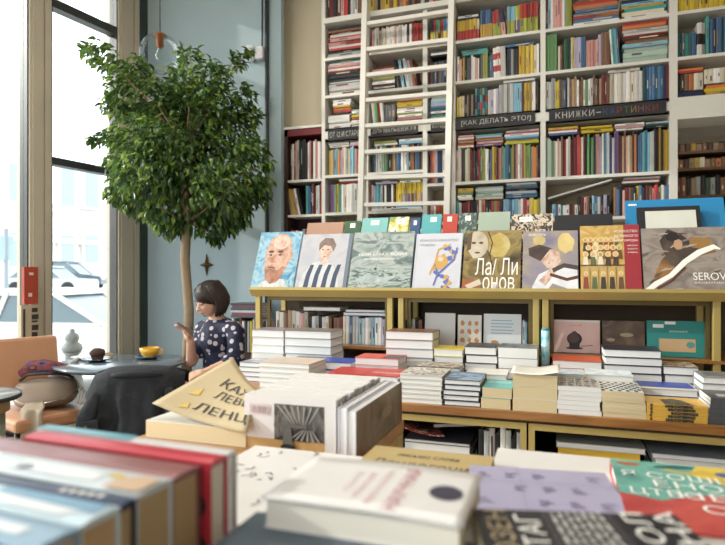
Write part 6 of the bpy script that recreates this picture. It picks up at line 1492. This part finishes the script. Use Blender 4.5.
# black lettered book on a pile
rz_ = math.radians(14); zc = IZ; c0 = Vector((.044, .690))
for i in range(4):
    th = .0345; lab = ['white book, bottom of the pile under the black lettered book', 'tan-paged book, second of the pile under the black lettered book', 'cream book, third of the pile under the black lettered book', 'black book with big white and tan letters in columns, bottom right foreground'][i]
    kb = book((c0.x, c0.y, zc), .255, .21, th-.0005, [offw, cv('tan_gold', 'b8a06c'), cv('warm_white', 'e2ddd2'), cv('soft_black', '2a2a2e')][i], [PAGEW, PAGET, PAGEC, PAGEC][i], lab, rz_+.02*(i-3)*(-1)**i, hard=False); zc += th
a = lie(.255, .21, .034); a.text(tani, 'СЬЮЗЕН', .05, .02, .16, .985, 1); a.text(inkw, 'ЗОНТАГ', .19, .02, .31, .93, 1)
for x in (.345, .66): a.quad(M('thin_rule_grey', '77777a', .5), x, 0, x+.004, 1)
rr = random.Random(2)
for k in range(7):
    v = .1
    while v < .93:
        l = rr.uniform(.05, .12); a.quad(M('small_print_grey', 'b5b3ae', .5), .375+.037*k, v, .375+.037*k+.02, min(.95, v+l)); v += l+.025
a.text(inkw, 'ОЛ', .71, .55, .82, .95, 1); a.text(inkw, 'НА', .86, .55, .97, .985, 1); a.build('title_lettering', kb)
# ================================================================= LIGHT
W = bpy.data.worlds.new('daylight'); S.world = W; W.use_nodes = True; nt = W.node_tree
bg = nt.nodes['Background']; L = nt.links.new
tcw = nd(nt, 'ShaderNodeTexCoord'); sx_ = nd(nt, 'ShaderNodeSeparateXYZ'); r_ = nd(nt, 'ShaderNodeValToRGB')
r_.color_ramp.elements[0].position = .42; r_.color_ramp.elements[0].color = (.55, .53, .5, 1); r_.color_ramp.elements[1].position = .58; r_.color_ramp.elements[1].color = (.88, .95, 1.0, 1)
mp_ = nd(nt, 'ShaderNodeMath', operation='MULTIPLY_ADD'); mp_.inputs[1].default_value = .5; mp_.inputs[2].default_value = .5
L(tcw.outputs['Generated'], sx_.inputs[0]); L(sx_.outputs['Z'], mp_.inputs[0]); L(mp_.outputs[0], r_.inputs[0]); L(r_.outputs[0], bg.inputs['Color'])
bg.inputs['Strength'].default_value = 3.6
sun = bpy.data.lights.new('sun', 'SUN'); sun.energy = 3.2; sun.angle = .02; sun.color = (1, .95, .86); so = bpy.data.objects.new('sun', sun); COL.objects.link(so)
so.rotation_euler = Vector((.93, .27, -.40)).to_track_quat('-Z', 'Y').to_euler()
def portal(c, R, sx, sy):
    l = bpy.data.lights.new('daylight_portal', 'AREA'); l.shape = 'RECTANGLE'; l.size = sx; l.size_y = sy; l.cycles.is_portal = True
    o = bpy.data.objects.new('daylight_portal', l); COL.objects.link(o); o.matrix_world = Matrix.Translation(c) @ R.to_4x4(); return o
pc_ = WP+wd*(-3.2)+wn*(-.25)+Vector((0, 0, 2.1))
portal(pc_, Matrix((wd, Vector((0, 0, 1)), -wn)).transposed() if False else Matrix((wd, wn.cross(wd)*-1, -wn)).transposed() if False else wn.to_track_quat('-Z', 'Y').to_matrix(), 6.6, 4.0)
portal(Vector((-2.3, -2.02, 1.6)), Vector((0, 1, 0)).to_track_quat('-Z', 'Y').to_matrix(), 4.8, 3.2)
# unseen lamps: two pendants added as fill light, and one in the back room
def lamp(x, y, z, e, label, r=.12):
    t = thing('unseen_ceiling_lamp', (x, y, z), label, 'lamp', 'ceiling lamps')
    m = MB(); m.lathe([(0, 0), (r*.95, 0), (r, .01), (r, .06), (r*.2, .10), (0, .10)], 24); m.build('lamp_shade', M('white_lamp', 'e8e4da', .4), t)
    m = MB(); m.tube([(0, 0, .1), (0, 0, 4.3-z)], .006); m.build('cord', M('black_cord', '33302e', .6), t)
    l = bpy.data.lights.new('lamp_light', 'AREA'); l.shape = 'DISK'; l.size = r*1.8; l.energy = e; l.color = (1, .93, .83); o = bpy.data.objects.new('lamp_light', l); COL.objects.link(o); o.location = (x, y, z-.01)
for x, y in ((-2.0, 2.4), (-.6, 2.4)): lamp(x, y, 3.9, 30, 'unseen white fill lamp added above the display table')
lamp(1.7, 6.0, 3.3, 12, 'white ceiling lamp in the back room beyond the opening')
mb = MB(); mb.bbox((.1, -2.1, 0), (3.2, -2.0, 4.3)); struct(mb.build('wall_light_block', M('warm_white_paint', 'd8d2c6', .8, .03)))  # unseen wall added to cut the daylight coming from behind
mb = MB(); mb.bbox((-4.9, -2.1, 3.2), (.1, -2.0, 4.3)); struct(mb.build('wall_light_block_top', M('warm_white_paint', 'd8d2c6', .8, .03)))  # unseen upper part added to lower the rear opening and its light
S.cycles.max_bounces = 7; S.cycles.diffuse_bounces = 4; S.cycles.transparent_max_bounces = 12
S.cycles.sample_clamp_indirect = 8
S.view_settings.exposure = -0.06
